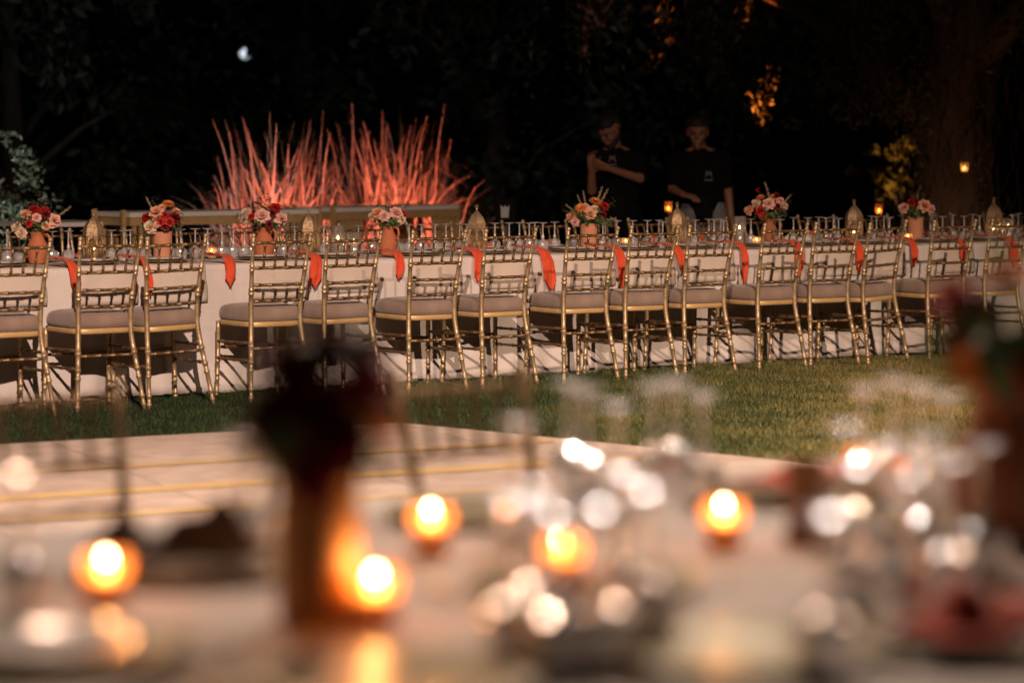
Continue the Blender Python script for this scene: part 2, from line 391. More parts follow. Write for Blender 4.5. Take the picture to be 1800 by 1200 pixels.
def post_at(s, z):
    P = post_pts(s)
    for a, b in zip(P, P[1:]):
        if a[2] <= z <= b[2]:
            f = (z - a[2]) / (b[2] - a[2]); return Vector([a[k] + (b[k] - a[k]) * f for k in range(3)])
for s in (-1, 1):
    k = bamboo(post_pts(s), .0142, [.05, .09, .17, .21, .29, .62, .645, .77, .795, .93, .955], 8, lambda t: .72 + .5 * math.sin(PI * min(1, t * 1.15)) ** .8 * .62)
    sphere(k, (s * .174, -.267, .912), .0135, 8, 5)
    CH['post', s] = k.mesh('chair_post', M['gold'])
    CH['leg', s] = bamboo(post_pts(s, True), .0145, [.08, .14, .3, .36, .52, .58], 8, lambda t: .75 + .25 * t).mesh('chair_leg', M['gold'])
def railpts(z, bow=.014, n=5):
    a, b = post_at(-1, z), post_at(1, z)
    return [a.lerp(b, i / (n - 1)) + Vector((0, -bow * math.sin(PI * i / (n - 1)), 0)) for i in range(n)]
for z, nm in ((.872, 'top_rail'), (.735, 'rail'), (.642, 'rail'), (.555, 'rail')):
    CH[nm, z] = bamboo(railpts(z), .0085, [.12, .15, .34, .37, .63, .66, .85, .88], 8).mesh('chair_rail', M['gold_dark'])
CH['spindle'] = []
for i in range(4):
    f = (i + 1) / 5; a, b = railpts(.735, n=11), railpts(.872, n=11)
    def pick(q): x = f * 10; j = int(x); return q[j].lerp(q[min(j + 1, 10)], x - j)
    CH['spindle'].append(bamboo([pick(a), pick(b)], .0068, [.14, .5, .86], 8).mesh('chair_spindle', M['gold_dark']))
def outline(n=36, grow=0.0):
    pts = []
    for i in range(n):
        w = 2 * PI * i / n; c_, s_ = math.cos(w), math.sin(w); p = 2 / 5.0
        x = math.copysign(abs(c_) ** p, c_); y = math.copysign(abs(s_) ** p, s_)
        hw = .172 + .03 * (y + 1) / 2 + grow
        pts.append((x * hw, y * (.20 + grow) + .005))
    return pts
def slab(prof, mat, name, n=36):
    k = MB(); ol = outline(n); rows = []
    for s_, z in prof: rows.append([(x * s_, (y - .005) * s_ + .005, z + (0 if s_ < .9 else 0)) for x, y in ol])
    vs = [p for r_ in rows for p in r_]; fs = []
    for i in range(len(rows) - 1):
        for j in range(n): fs.append((i * n + j, i * n + (j + 1) % n, (i + 1) * n + (j + 1) % n, (i + 1) * n + j))
    fs += [tuple(range(n - 1, -1, -1)), tuple(range((len(rows) - 1) * n, len(rows) * n))]
    return k.add(vs, fs).mesh(name, mat)
CH['frame'] = slab([(.9, .412), (.97, .414), (.985, .42), (.985, .436), (.97, .441), (.9, .442)], M['gold_flat'], 'chair_seat_frame')
CH['cushion'] = slab([(.93, .4425), (.985, .449), (1.005, .468), (1.0, .488), (.97, .506), (.90, .518), (.75, .527), (.5, .532), (.25, .534), (.08, .535)], M['cushion'], 'chair_cushion')
def lp(s, z): return Vector((s * .188, .187, z))
CH['str'] = [('stretcher', bamboo([post_at(-1, .30), post_at(1, .30)], .0085, [.12, .15, .37, .4, .62, .65, .86, .89], 8)),
             ('stretcher', bamboo([lp(-1, .285), lp(1, .285)], .0085, [.12, .15, .4, .6, .86, .89], 8)),
             ('stretcher', bamboo([post_at(-1, .235), lp(-1, .225)], .008, [.15, .18, .5, .82, .85], 8)),
             ('stretcher', bamboo([post_at(1, .235), lp(1, .225)], .008, [.15, .18, .5, .82, .85], 8)),
             ('stretcher', bamboo([post_at(-1, .33), lp(-1, .32)], .008, [.15, .18, .5, .82, .85], 8)),
             ('stretcher', bamboo([post_at(1, .33), lp(1, .32)], .008, [.15, .18, .5, .82, .85], 8))]
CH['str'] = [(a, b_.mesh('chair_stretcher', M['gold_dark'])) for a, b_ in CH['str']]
def chair(loc, rz, label, group):
    t = empty('banquet_chair', loc, rz, label, 'chair', group)
    for s in (-1, 1): put('back_post', CH['post', s], t); put('front_leg', CH['leg', s], t)
    put('top_rail', CH['top_rail', .872], t)
    for z in (.735, .642, .555): put('back_rail', CH['rail', z], t)
    for q in CH['spindle']: put('spindle', q, t)
    put('seat_frame', CH['frame'], t); put('seat_cushion', CH['cushion'], t)
    for nm, q in CH['str']: put(nm, q, t)
    return t
near_mid = [28, 191, 314, 494, 619, 769, 896, 1041, 1148, 1254, 1381, 1476, 1558, 1680, 1775]
near_yaw = [2, 2, 3, 0, 3, 0, 2, -1, 1, -1, 2, -2, 8, -2, 1]
near_roll = {2: 1.6, 12: 2.2, 4: .5, 8: -.6}
NU = []
for i, px in enumerate(near_mid):
    u = ROW.u(px, -.33 - .265, .92); NU.append(u)
    ch_ = chair(ROW(u, -.33 + rnd.uniform(-.015, .015)), YAW + R(near_yaw[i]),
          'gold spindle-back chair with taupe cushion, %s from the left in the near row' % ORD[i], 'chairs along the near side of the long table')
    ch_.rotation_euler[1] = -R(near_roll.get(i, rnd.uniform(-.3, .3))); ch_.location.z = -.004; ch_.scale = (1.01, 1.01, 1.03)
far_mid = [60, 165, 258, 360, 445, 530, 640, 753, 850, 957, 1045, 1140, 1240, 1335, 1437, 1530, 1618, 1700, 1785]
FU = []
for i, px in enumerate(far_mid):
    u = ROW.u(px, TW + .28 + .265, .92); FU.append(u)
    chair(ROW(u, TW + .28 + rnd.uniform(-.03, .03)), YAW + PI + R(rnd.uniform(-5, 5)),
          'gold spindle-back chair, %s from the left on the far side of the long table' % ORD[i], 'chairs along the far side of the long table')

# ------------------------------------------------------------------ long tables and cloths
def table_frame(fr, u0, u1, w, name, label):
    t = empty(name, fr((u0 + u1) / 2, w / 2), YAW, label, 'table')
    L = u1 - u0
    put('tabletop', MB().box((0, 0, TT - .018), (L - .02, w - .03, .022)).mesh('tabletop', M['brown_card'], False), t)
    leg = MB().box((0, 0, (TT - .03) / 2), (.04, .04, TT - .031)).mesh('table_leg', M['black_metal'], False)
    for sx in (-1, 1):
        for sy in (-1, 1): put('leg', leg, t, (sx * (L / 2 - .12), sy * (w / 2 - .12), 0))
    return t
def cloth(fr, u0, u1, w, label, seed, lift=0.0, ends=(False, False), bottom=.018, step=.022):
    """a draped cloth: near drop, top, far drop (and end drops), with folds growing towards the hem"""
    q = random.Random(seed); ph = [q.uniform(0, 6.28) for _ in range(8)]
    def fold(u, z, side):
        k = max(0, (TT - z) / TT)
        a = .012 * math.sin(u * 7.1 + ph[0 + side]) + .008 * math.sin(u * 15.7 + ph[2 + side]) + .006 * math.sin(u * 29 + ph[4]) * k + .010 * math.sin(u * 2.3 + ph[5])
        cr = .0035 * (math.exp(-(((u + ph[7]) % .61 - .3) / .016) ** 2) + math.exp(-((z - .40) / .012) ** 2))
        a += .016 * abs(math.sin(u * 3.1 + ph[3])) ** 5 + .012 * abs(math.sin(u * 5.3 + ph[1])) ** 7
        return a * 2.0 * (k ** 1.15) + .018 * k ** 1.5 + cr * min(1, 4 * k)
    prof = []
    for z in (bottom, .07, .14, .22, .3, .37, .385, .40, .415, .43, .5, .56, .62, .67, .7, .72): prof.append((0, z))
    n1 = len(prof)
    top = [(-.0, TT - .015), (.003, TT - .007), (.010, TT)] + [(w * f, TT) for f in (.1, .25, .4, .5, .6, .75, .9)] + [(w - .010, TT), (w - .003, TT - .007), (w, TT - .015)]
    rows = []; N = int((u1 - u0) / step)
    for i in range(N + 1):
        u = u0 + (u1 - u0) * i / N; row = []
        for v, z in prof: row.append((u, -fold(u, z, 0) - lift, z + (.004 * math.sin(u * 5 + ph[6]) if z < .1 else 0)))
        for v, z in top: row.append((u, v - (lift if v < .002 else 0) + (lift if v > w - .002 else 0), z + lift + .001))
        for v, z in reversed(prof): row.append((u, w + fold(u, z, 1) + lift, z))
        rows.append(row)
    if ends[0]: 
        pass
    k = MB().grid(rows); me = k.mesh('tablecloth', M['linen'])
    thicken(me, .0012)
    o = put('tablecloth', me, None, fr(0, 0), (0, 0, YAW))
    return tag(o, label, 'tablecloth')
uL, uR = ROW.u(-260, 0, TT), ROW.u(2080, 0, TT)
seg = (uR - uL) / 4
pos4 = ['leftmost stretch', 'left-centre stretch', 'right-centre stretch', 'rightmost stretch']
for i in range(4):
    table_frame(ROW, uL + seg * i + .01, uL + seg * (i + 1) - .01, TW, 'banquet_table', 'banquet table hidden under the white cloth, %s of the long row' % pos4[i])
    cloth(ROW, uL + seg * i - .05, uL + seg * (i + 1) + .05, TW, 'white floor-length tablecloth, %s of the long banquet table' % pos4[i], 11 + i, lift=.004 + .004 * (i % 2))
table_frame(NEAR, -1.9, 2.6, NW, 'banquet_table', 'banquet table under the white cloth in the blurred foreground')
cloth(NEAR, -1.95, 2.65, NW, 'white tablecloth on the blurred table right in front of the camera', 31, lift=.004, step=.06)

# ------------------------------------------------------------------ place settings
def draped(fr, u, v0, v1, drop, wf, mat, name, lift, seed, curl=.0, sgn=1, vedge=0.0, ripple=.004, tip=0.0, hump=None, skew=0.0):
    """strip of cloth lying on the table from v1 to the edge v0 and hanging down by drop; wf(s) half width along it (s 0..1)"""
    q = random.Random(seed); ph = q.uniform(0, 6.28); path = []
    for i in range(7):
        v = v1 + (vedge - v1) * i / 6; path.append((v, TT + lift + (hump(v) if hump else 0)))
    path.append((vedge - sgn * (.008 + lift), TT + lift * .3 - .004)); 
    nh = 8
    for i in range(1, nh + 1):
        zz = TT - .01 - drop * i / nh
        path.append((vedge - sgn * (.006 + lift + .03 * (TT - zz)), zz))
    rows = []; m_ = len(path)
    for i, (v, z) in enumerate(path):
        s_ = i / (m_ - 1); hw = wf(s_); row = []
        for j in range(9):
            x = -1 + 2 * j / 8
            rp = ripple * math.sin(x * 4.2 + ph + s_ * 3) + ripple * .6 * math.sin(x * 9 + 2 * ph)
            hang = i > 7
            row.append((x * hw + skew * s_ * (1 if hang else .3), v + (-sgn * (rp + ripple * 1.7) if hang else 0), z + (abs(rp) + ripple * .5 if not hang else -tip * (1 - abs(x)) * (i - 7) / nh)))
        rows.append(row)
    me = MB().grid(rows).mesh(name, mat); thicken(me, .0015)
    return put(name, me, None, fr(u, 0), (0, 0, YAW))
NAP = [127, 256, 405, 558, 703, 842, 957, 1088, 1191, 1307, 1404, 1510, 1605, 1692, 1776]
DROP = [.12, .13, .10, .13, .10, .13, .20, .18, .12, .18, .17, .14, .13, .12, .15]
PW = [.026, .02, .034, .036, .026, .032, .038, .032, .032, .026, .03, .03, .024, .03, .042]
plate_me = MB().lathe([(0, .006), (.09, .006), (.098, .010), (.128, .017), (.13, .019), (.127, .0205), (.098, .014), (.088, .010), (.0, .0095)], 32).mesh('plate', M['porcelain'])
charger_me = MB().lathe([(0, .0), (.11, .0), (.155, .009), (.158, .011), (.155, .0125), (.11, .004), (0, .004)], 36).mesh('charger', M['plate_grey'])
def cutlery(kind):
    k = MB()
    if kind == 'knife': P = [(-.005, -.11, .003), (.005, -.11, .003), (.004, .0, .004), (.009, .02, .003), (.008, .09, .003), (.0, .115, .003), (-.003, .02, .003), (-.004, 0, .004)]
    else: P = [(-.006, -.1, .003), (.006, -.1, .003), (.003, .03, .005), (.011, .05, .004), (.012, .1, .006), (-.012, .1, .006), (-.011, .05, .004), (-.003, .03, .005)]
    k.add(P, [tuple(range(8))]); me = k.mesh(kind, M['gold_flat'], False); thicken(me, .002)
    return me
CUT = {k: cutlery(k) for k in ('knife', 'fork')}
def hump_f(c, hgt, w): return lambda v: hgt * math.exp(-((v - c) / w) ** 2)
for i, u in enumerate(NU):
    uc = ROW.u(near_mid[i] - 6, 0.0, TT)            # centre of the setting
    who = 'at the %s near chair from the left' % ORD[i]
    lf = .0105
    o = draped(ROW, uc, 0, .36, .185 + rnd.uniform(-.015, .02), lambda s: .185 + .006 * math.sin(s * 9), M['linen_cream'], 'placemat', lf, 100 + i, ripple=.0025)
    tag(o, 'cream linen placemat hanging over the table edge %s' % who, 'placemat', 'cream placemats on the near table edge')
    z0 = TT + lf + .0065
    p = put('charger_plate', charger_me, None, ROW(uc, .2, z0)); tag(p, 'round dull gold charger plate %s' % who, 'charger plate', 'near charger plates')
    p = put('dinner_plate', plate_me, None, ROW(uc, .2, z0 + .0045)); tag(p, 'white dinner plate on its charger %s' % who, 'plate', 'near dinner plates')
    un = ROW.u(NAP[i], -.03, .70); hw = PW[i] * .86; dr = DROP[i]
    o = draped(ROW, un, 0, .34, dr, lambda s, hw=hw: hw * (1.25 - .9 * max(0, .55 - s) if s < .55 else (1.25 - .15 * (s - .55)) if s < .8 else 1.21 - 5.2 * (s - .8) + .02), M['coral'], 'napkin', lf + .012,
               200 + i, ripple=.010, hump=lambda v: .012 + .016 * math.sin(v * 21 + 1.2) ** 2 if v > .03 else .006, skew=rnd.uniform(-.03, .05), tip=rnd.uniform(.0, .04))
    tag(o, 'coral napkin draped over the table edge %s' % who, 'napkin', 'coral napkins on the near side')
    for kk, du in (('fork', -.205), ('knife', .19)):
        o = put(kk, CUT[kk], None, ROW(uc + du, .17, z0 + .002 if abs(du) < .195 else TT + .012), (0, 0, YAW)); tag(o, 'gold %s beside the plate %s' % (kk, who), kk, 'near gold cutlery')
def crumple(seed, mat, sx, sy, sz, name='napkin'):
    q = random.Random(seed); ph = [q.uniform(0, 6.28) for _ in range(6)]
    P = []
    for i in range(11):
        row = []
        for j in range(15):
            x, y = -1 + 2 * j / 14, -1 + 2 * i / 10
            e_ = max(0, 1 - abs(x) ** 3) * max(0, 1 - abs(y) ** 2.5)
            z = e_ * (.45 + .35 * math.sin(x * 5 + ph[0]) + .3 * math.sin(y * 4 + x * 3 + ph[1]) + .2 * math.sin(x * 11 + ph[2])) 
            row.append((x * sx * (1 + .12 * math.sin(y * 3 + ph[3])), y * sy * (1 + .2 * math.sin(x * 4 + ph[4])), max(0, z) * sz + .003))
        P.append(row)
    me = MB().grid(P).mesh(name, mat); thicken(me, .0015); return me
for i, u in enumerate(FU):
    who = 'at the %s far chair from the left' % ORD[i]
    uc = ROW.u(far_mid[i], TW - .2, TT)
    z0 = TT + .010
    p = put('charger_plate', charger_me, None, ROW(uc, TW - .2, z0)); tag(p, 'round dull gold charger plate %s' % who, 'charger plate', 'far charger plates')
    p = put('dinner_plate', plate_me, None, ROW(uc, TW - .2, z0 + .0045)); tag(p, 'white dinner plate on its charger %s' % who, 'plate', 'far dinner plates')
    o = put('napkin', crumple(400 + i, M['coral'], .10, .05, .055), None, ROW(uc + rnd.uniform(-.05, .05), TW - .2, z0 + .018), (0, 0, YAW + rnd.uniform(-.5, .5)))
    tag(o, 'crumpled coral napkin on the plate %s' % who, 'napkin', 'coral napkins on the far side')

# goblets, standing upside down: rim on the table, foot in the air
def goblet_meshes(Hh, cm='crystal', sm='stem_glass'):
    k = MB(); n = 14; rows = []
    zs = [(.031, .0), (.0335, .012), (.0355, .026), (.0365, .040), (.0355, .052), (.030, .060), (.016, .066), (.006, .072)]
    vs = []; fs = []
    for i, (r_, z) in enumerate(zs):
        for j in range(n):
            w = 2 * PI * (j + .5 * (i % 2)) / n
            rr = r_ * (1.0 if i in (0, 6, 7) else (1.045 if (j % 2) else .975)); vs.append((rr * math.cos(w), rr * math.sin(w), z))
    for i in range(len(zs) - 1):
        for j in range(n):
            a, b = i * n + j, i * n + (j + 1) % n; c, d = a + n, b + n
            if i % 2 == 0: fs += [(a, b, c), (b, d, c)]
            else: fs += [(a, b, d), (a, d, c)]
    k.add(vs, fs); bowl = k.mesh('goblet_bowl', M[cm], False)
    s_ = MB().lathe([(.006, .072), (.0105, .078), (.0115, .084), (.007, .092), (.0048, .102), (.0042, .125), (.0042, Hh - .018), (.006, Hh - .010), (.010, Hh - .0065)], 10)
    st = s_.mesh('goblet_stem', M[sm])
    f_ = MB().lathe([(.010, Hh - .0065), (.018, Hh - .004), (.031, Hh - .0012), (.0335, Hh), (.031, Hh + .0012), (.020, Hh - .0025), (.008, Hh - .006), (0, Hh - .0066)], 20).mesh('goblet_foot', M[sm])
    return bowl, st, f_
GOB = goblet_meshes(.176); GOB_FINE = goblet_meshes(.176, 'crystal_fine', 'stem_fine')
def goblet(p, label, group, sc_=1.0):
    t = empty('goblet', p, rnd.uniform(0, 6), label, 'goblet', group)
    if sc_ != 1.0: t.scale = (sc_,) * 3
    G_ = GOB if sc_ != 1.0 else GOB_FINE
    put('bowl', G_[0], t); put('stem', G_[1], t); put('foot', G_[2], t)
FEET = [(34, 398), (92, 402), (120, 406), (196, 388), (229, 397), (255, 400), (316, 391), (343, 387), (390, 396), (410, 399), (443, 389), (482, 386), (518, 391), (544, 396),
        (569, 385), (590, 383), (655, 390), (680, 393), (719, 387), (741, 384), (784, 385), (808, 389), (822, 385), (913, 387), (929, 385), (940, 391), (953, 383), (1033, 388), (1060, 393),
        (1064, 383), (1084, 379), (1138, 388), (1158, 382), (1165, 391), (1246, 381), (1254, 386), (1272, 390), (1267, 378), (1347, 383), (1371, 387), (1439, 376), (1452, 384), (1465, 374),
        (1474, 387), (1532, 376), (1542, 380), (1554, 374), (1564, 383), (1640, 380), (1657, 383), (1636, 373), (1710, 373), (1722, 381), (1734, 371), (1790, 375), (1780, 382)]
FEET += [(12, 404), (60, 396), (150, 400), (215, 392), (300, 398), (365, 394), (428, 396), (500, 394), (630, 386), (700, 394), (765, 391), (870, 391), (895, 384), (975, 388), (1010, 385), (1112, 384), (1200, 384), (1222, 388), (1320, 386), (1395, 380), (1420, 384), (1500, 380), (1585, 379), (1675, 377), (1695, 382), (1758, 377)]
FEET.sort(); used = []
for i, (px, py) in enumerate(FEET):
    p = at(px, py, TT + .176 + .005); u, v = ROW.uv(p); v = min(max(v, .40), .72)
    u = ROW.u(px, v, TT + .18)
    for _ in range(12):
        if any((u - a) ** 2 + (v - b) ** 2 < .075 ** 2 for a, b in used):
            v += .04 if v < .58 else -.045
            u = ROW.u(px, v, TT + .18) + rnd.uniform(-.01, .01)
    used.append((u, v))
    j = min(range(15), key=lambda q: abs(near_mid[q] - px))
    mates = [f for f in FEET if min(range(15), key=lambda q: abs(near_mid[q] - f[0])) == j]
    goblet(ROW(u, v, TT + .0095), 'upturned crystal goblet, %s from the left of those behind the %s near chair' % (ORD[mates.index((px, py))], ORD[j]), 'upturned goblets on the long table')

# ------------------------------------------------------------------ flowers
def petal(mb, base, ang, tilt, length, width, curl, twist=0.0):
    P = []
    for i in range(4):
        t = i / 3; row = []
        for j in range(4):
            x = -1 + 2 * j / 3
            w = width * (math.sin(PI * min(1, .18 + t * .80)) ** .6)
            rr = length * t; a = tilt + curl * t
            y = rr * math.cos(a); z = rr * math.sin(a) + .22 * width * (x * x) * (1 - .4 * t)
            row.append(Vector((x * w, y, z)))
        P.append(row)
    m_ = Matrix.Rotation(ang, 3, 'Z')
    mb.grid([[tuple(m_ @ p + Vector(base)) for p in r_] for r_ in P])
def rose(mat, name):                              # unit radius about 1, facing +Z
    k = MB(); q = random.Random(len(MATS) + len(name))
    for ring, (cnt, tilt, ln, wd, curl, z) in enumerate(((4, 1.45, .62, .34, .35, .1), (5, 1.25, .78, .46, .1, .05), (5, .95, .95, .55, -.25, 0.0), (6, .55, 1.1, .6, -.5, -.05), (6, .15, 1.15, .6, -.55, -.1))):
        for i in range(cnt): petal(k, (0, 0, z), 2 * PI * i / cnt + ring * .7 + q.uniform(-.15, .15), tilt + q.uniform(-.12, .12), ln * q.uniform(.9, 1.1), wd, curl)
    return k.mesh(name, M[mat])
def dahlia(mat, name):
    k = MB()
    for ring, (cnt, tilt, ln) in enumerate(((7, 1.2, .5), (10, .85, .8), (12, .5, 1.0), (12, .15, 1.1))):
        for i in range(cnt): petal(k, (0, 0, 0), 2 * PI * i / cnt + ring * .3, tilt, ln, .17, -.2)
    return k.mesh(name, M[mat])
def sprig(mat, name, cnt=9, ln=1.0, lw=.10, ll=.28, stemmat=None):
    k = MB(); q = random.Random(len(name) * 7)
    stem = [Vector((0.10 * math.sin(t * 2.2), 0.06 * math.sin(t * 3), t * ln)) for t in [i / 6 for i in range(7)]]
    k.tube(stem, [.014 * (1 - .7 * i / 6) for i in range(7)], 5)
    for i in range(cnt):
        t = .25 + .75 * i / (cnt - 1); b_ = stem[min(6, int(t * 6))]
        k2 = MB(); petal(k2, (0, 0, 0), 0, .5 + q.uniform(-.3, .4), ll * q.uniform(.75, 1.15), lw, -.3)
        m_ = Matrix.Rotation(i * 2.4 + q.uniform(-.3, .3), 3, 'Z')
        k.add([tuple(m_ @ Vector(p) + b_) for p in k2.v], k2.f)
    return k.mesh(name, M[mat])
def plume(mat, name):
    k = MB(); q = random.Random(5)
    stem = [Vector((.22 * t * t, 0, t)) for t in [i / 6 for i in range(7)]]
    k.tube(stem, [.012] * 7, 5)
    for i in range(26):
        t = .3 + .7 * i / 25; b_ = stem[min(6, int(t * 6))].lerp(stem[min(6, int(t * 6) + 1)], (t * 6) % 1)
        a = i * 2.4; d = Vector((math.cos(a) * .12, math.sin(a) * .12, .20)); s_ = Vector((-math.sin(a), math.cos(a), 0)) * .018
        e_ = b_ + d * (1.1 - .5 * t)
        k.add([b_, b_ + d * .4 + s_, e_, b_ + d * .4 - s_], [(0, 1, 2, 3)])
    return k.mesh(name, M[mat])
def berries(mat, name):
    k = MB(); q = random.Random(9)
    for i in range(7):
        p = Vector((q.uniform(-.4, .4), q.uniform(-.4, .4), q.uniform(.2, 1.0)))
        k.tube([(0, 0, -.3), p * .6, p], .02, 4); sphere(k, p, .13, 6, 5)
    return k.mesh(name, M[mat])
FL = {'peach': rose('peach', 'rose_peach'), 'blush': rose('blush', 'rose_blush'), 'cream': rose('cream_petal', 'rose_cream'), 'red': rose('red_petal', 'rose_red'),
      'burg': rose('burgundy', 'rose_burgundy'), 'dahlia': dahlia('orange_petal', 'dahlia_orange'), 'dahlia_y': dahlia('peach', 'dahlia_peach'),
      'green': sprig('leaf_green', 'sprig_green'), 'olive': sprig('leaf_olive', 'sprig_olive', 11, 1.0, .06, .26), 'plume': plume('plume', 'plume'), 'berry': berries('red_petal', 'berries')}
KIND = {'peach': 'rose', 'blush': 'rose', 'cream': 'rose', 'red': 'red_flower', 'burg': 'burgundy_flower', 'dahlia': 'dahlia', 'dahlia_y': 'dahlia', 'green': 'leaf_sprig', 'olive': 'olive_sprig', 'plume': 'dried_plume', 'berry': 'berry_sprig'}
def bouquet(base, spec, label, r=.095, hgt=.085, greens=16, seed=1, oliv=6, sc_=1.2, group='bouquets on the long table'):
    """spec: (kind, x, z, size, depth) flowers seen from the camera side, x to the right, z up from the vase rim (metres)"""
    t = empty('flower_bouquet', base, 0, label, 'bouquet', group); q = random.Random(seed)
    t.scale = (sc_,) * 3
    mid = Vector((0, 0, .03))
    put('stem_bundle', MB().tube([(0, 0, -.09), (0, 0, .0), (0, 0, .035)], [.018, .026, .035], 9).mesh('stem_bundle', M['leaf_green']), t)
    for kind, x, z, s_, y in spec:
        p = Vector((x, y, z)); d = (p - Vector((0, .05, -.01)))
        if kind in ('green', 'olive', 'plume', 'berry'):
            base_ = Vector((x * .35, y * .4, max(.0, z * .35))); d = p - base_; L = d.length
            o = put(KIND[kind], FL[kind], t, base_, d.to_track_quat('Z', 'Y').to_euler(), s_ if kind == 'berry' else L)
            if kind == 'berry': o.location = p
        else:
            put(KIND[kind], FL[kind], t, p, d.to_track_quat('Z', 'Y').to_euler(), s_)
    for i in range(greens):
        a = 2 * PI * i / greens + q.uniform(-.2, .2); e_ = q.uniform(-.1, .9)
        d = Vector((math.cos(a) * math.cos(e_), math.sin(a) * math.cos(e_), math.sin(e_)))
        kind = 'olive' if i < oliv else 'green'
        put(KIND[kind], FL[kind], t, Vector((d.x * .015, d.y * .015, .005 + .02 * q.random())), d.to_track_quat('Z', 'Y').to_euler(), r * q.uniform(.75, 1.05) * (q.uniform(1.0, 1.6) if kind == 'olive' else .95))
    for i in range(7):                            # the side turned away from the camera
        a = q.uniform(.2, PI - .2); p = Vector((math.cos(a) * r * .6, math.sin(a) * r * .6, q.uniform(.03, hgt)))
        kind = q.choice(['peach', 'burg', 'blush', 'red']); put(KIND[kind], FL[kind], t, p, (p - Vector((0, 0, -.02))).to_track_quat('Z', 'Y').to_euler(), q.uniform(.018, .026))
    return t
def pitcher(base, label, mat, rz=0.0, s_=1.0, handle=True):
    t = empty('terracotta_pitcher', base, rz, label, 'pitcher', 'terracotta vessels'); t.scale = (s_,) * 3
    prof = [(0, 0), (.045, 0), (.049, .006), (.058, .04), (.063, .07), (.062, .09), (.053, .115), (.041, .138), (.036, .15), (.038, .163), (.046, .180), (.047, .1825), (.043, .182), (.034, .160), (.031, .15), (.036, .138), (.048, .115), (.056, .09), (.05, .03), (0, .012)]
    put('body', MB().lathe(prof, 28).mesh('pitcher_body', M[mat]), t)
    P = [(.044, 0, .168), (.062, 0, .172), (.080, 0, .160), (.086, 0, .135), (.078, 0, .108), (.058, 0, .092)]
    put('handle', MB().tube(P, [.008, .0075, .0072, .007, .0075, .0095], 8).mesh('pitcher_handle', M[mat]), t)
    return t
def cylinder_vase(base, label, mat='terracotta_pale', s_=1.0):
    t = empty('cylinder_vase', base, 0, label, 'vase', 'terracotta vessels'); t.scale = (s_,) * 3
    prof = [(0, 0), (.052, 0), (.0545, .003), (.0555, .01), (.056, .09), (.0555, .163), (.0545, .168), (.051, .168), (.050, .16), (.050, .012), (0, .01)]
    put('body', MB().lathe(prof, 32).mesh('vase_body', M[mat]), t)
    put('rim', MB().lathe([(.0555, .158), (.0572, .161), (.0572, .167), (.0545, .1705), (.0505, .1705), (.050, .166)], 32).mesh('vase_rim', M[mat]), t)
    return t
VC = .5
def on_table(px, v=VC): return ROW(ROW.u(px, v, TT + .1), v, TT + .0095)
b = on_table(66); pitcher(b, 'terracotta pitcher with its handle on the right, leftmost vessel on the long table', 'terracotta', R(-25))
bouquet(b + Vector((0, 0, .18)), [('blush', .085, .055, .034, -.02), ('peach', .055, .03, .02, -.06), ('red', -.015, .105, .028, 0), ('red', .04, .10, .026, -.01), ('peach', -.05, .085, .026, -.02), ('cream', -.09, .02, .03, -.02), ('cream', -.065, -.005, .028, -.04),
    ('red', -.025, .045, .02, -.075), ('blush', .01, .07, .022, -.06), ('burg', .05, .085, .022, -.04), ('olive', .015, .19, .03, 0), ('olive', .05, .165, .03, 0), ('olive', -.06, .15, .03, 0), ('plume', .15, .115, .03, 0), ('olive', -.12, .07, .03, 0)],
    'loose bouquet with a big blush rose on its right, in the leftmost pitcher', seed=1)
b = on_table(286); cylinder_vase(b, 'plain straight-sided terracotta vase, second vessel from the left')
bouquet(b + Vector((0, 0, .168)), [('dahlia', .03, .135, .032, 0), ('dahlia_y', .0, .12, .024, -.02), ('peach', -.02, .095, .036, -.05), ('cream', -.05, .025, .034, -.05), ('red', -.08, .07, .026, 0), ('red', .02, .085, .02, -.06), ('burg', .065, .07, .03, -.02), ('red', .045, .05, .022, -.07), ('red', .0, .05, .022, -.075),
    ('burg', .02, .03, .024, -.06), ('dahlia_y', .07, .10, .026, 0), ('dahlia_y', -.015, .04, .02, -.08), ('plume', -.07, .16, .03, 0), ('olive', -.05, .165, .03, 0)],
    'bouquet topped by an orange dahlia above dark red blooms, in the plain terracotta vase', seed=2)
b = on_table(464); pitcher(b, 'round-bellied terracotta pitcher in front of the left reeds', 'terracotta', R(-25))
bouquet(b + Vector((0, 0, .18)), [('cream', -.085, .075, .03, 0), ('cream', -.095, .04, .03, -.02), ('blush', 0, .06, .038, -.07), ('red', .06, .10, .03, -.01), ('burg', .045, .075, .024, -.04), ('blush', .09, .045, .034, -.02), ('red', -.055, .06, .018, -.06), ('burg', .035, .02, .02, -.075), ('peach', -.03, .1, .02, 0),
    ('olive', -.02, .18, .03, 0), ('olive', .02, .17, .03, 0), ('plume', 0, .155, .03, .02), ('olive', .11, .115, .03, 0), ('green', .02, .11, .03, -.02)],
    'bouquet of pale roses and one dark red bloom, in the pitcher before the left reeds', seed=3, oliv=10)
b = on_table(682); pitcher(b, 'terracotta pitcher with a narrow neck in front of the right reeds', 'terracotta', R(-35))
bouquet(b + Vector((0, 0, .18)), [('peach', -.05, .065, .032, -.03), ('blush', -.015, .05, .028, -.06), ('blush', .045, .065, .034, -.04), ('red', .075, .06, .024, 0), ('cream', .075, .03, .022, -.03), ('cream', -.08, .05, .022, 0), ('plume', 0, .165, .03, 0), ('plume', .02, .145, .03, 0), ('olive', -.07, .12, .03, 0), ('olive', .11, .11, .03, 0), ('plume', .09, .12, .03, 0),
    ('berry', 0, .12, .035, 0), ('green', -.05, .01, .03, -.06), ('green', .05, .01, .03, -.06), ('green', 0, .005, .03, -.08)],
    'small bouquet of peach roses with dried seed heads, in the pitcher before the right reeds', seed=4, r=.08)
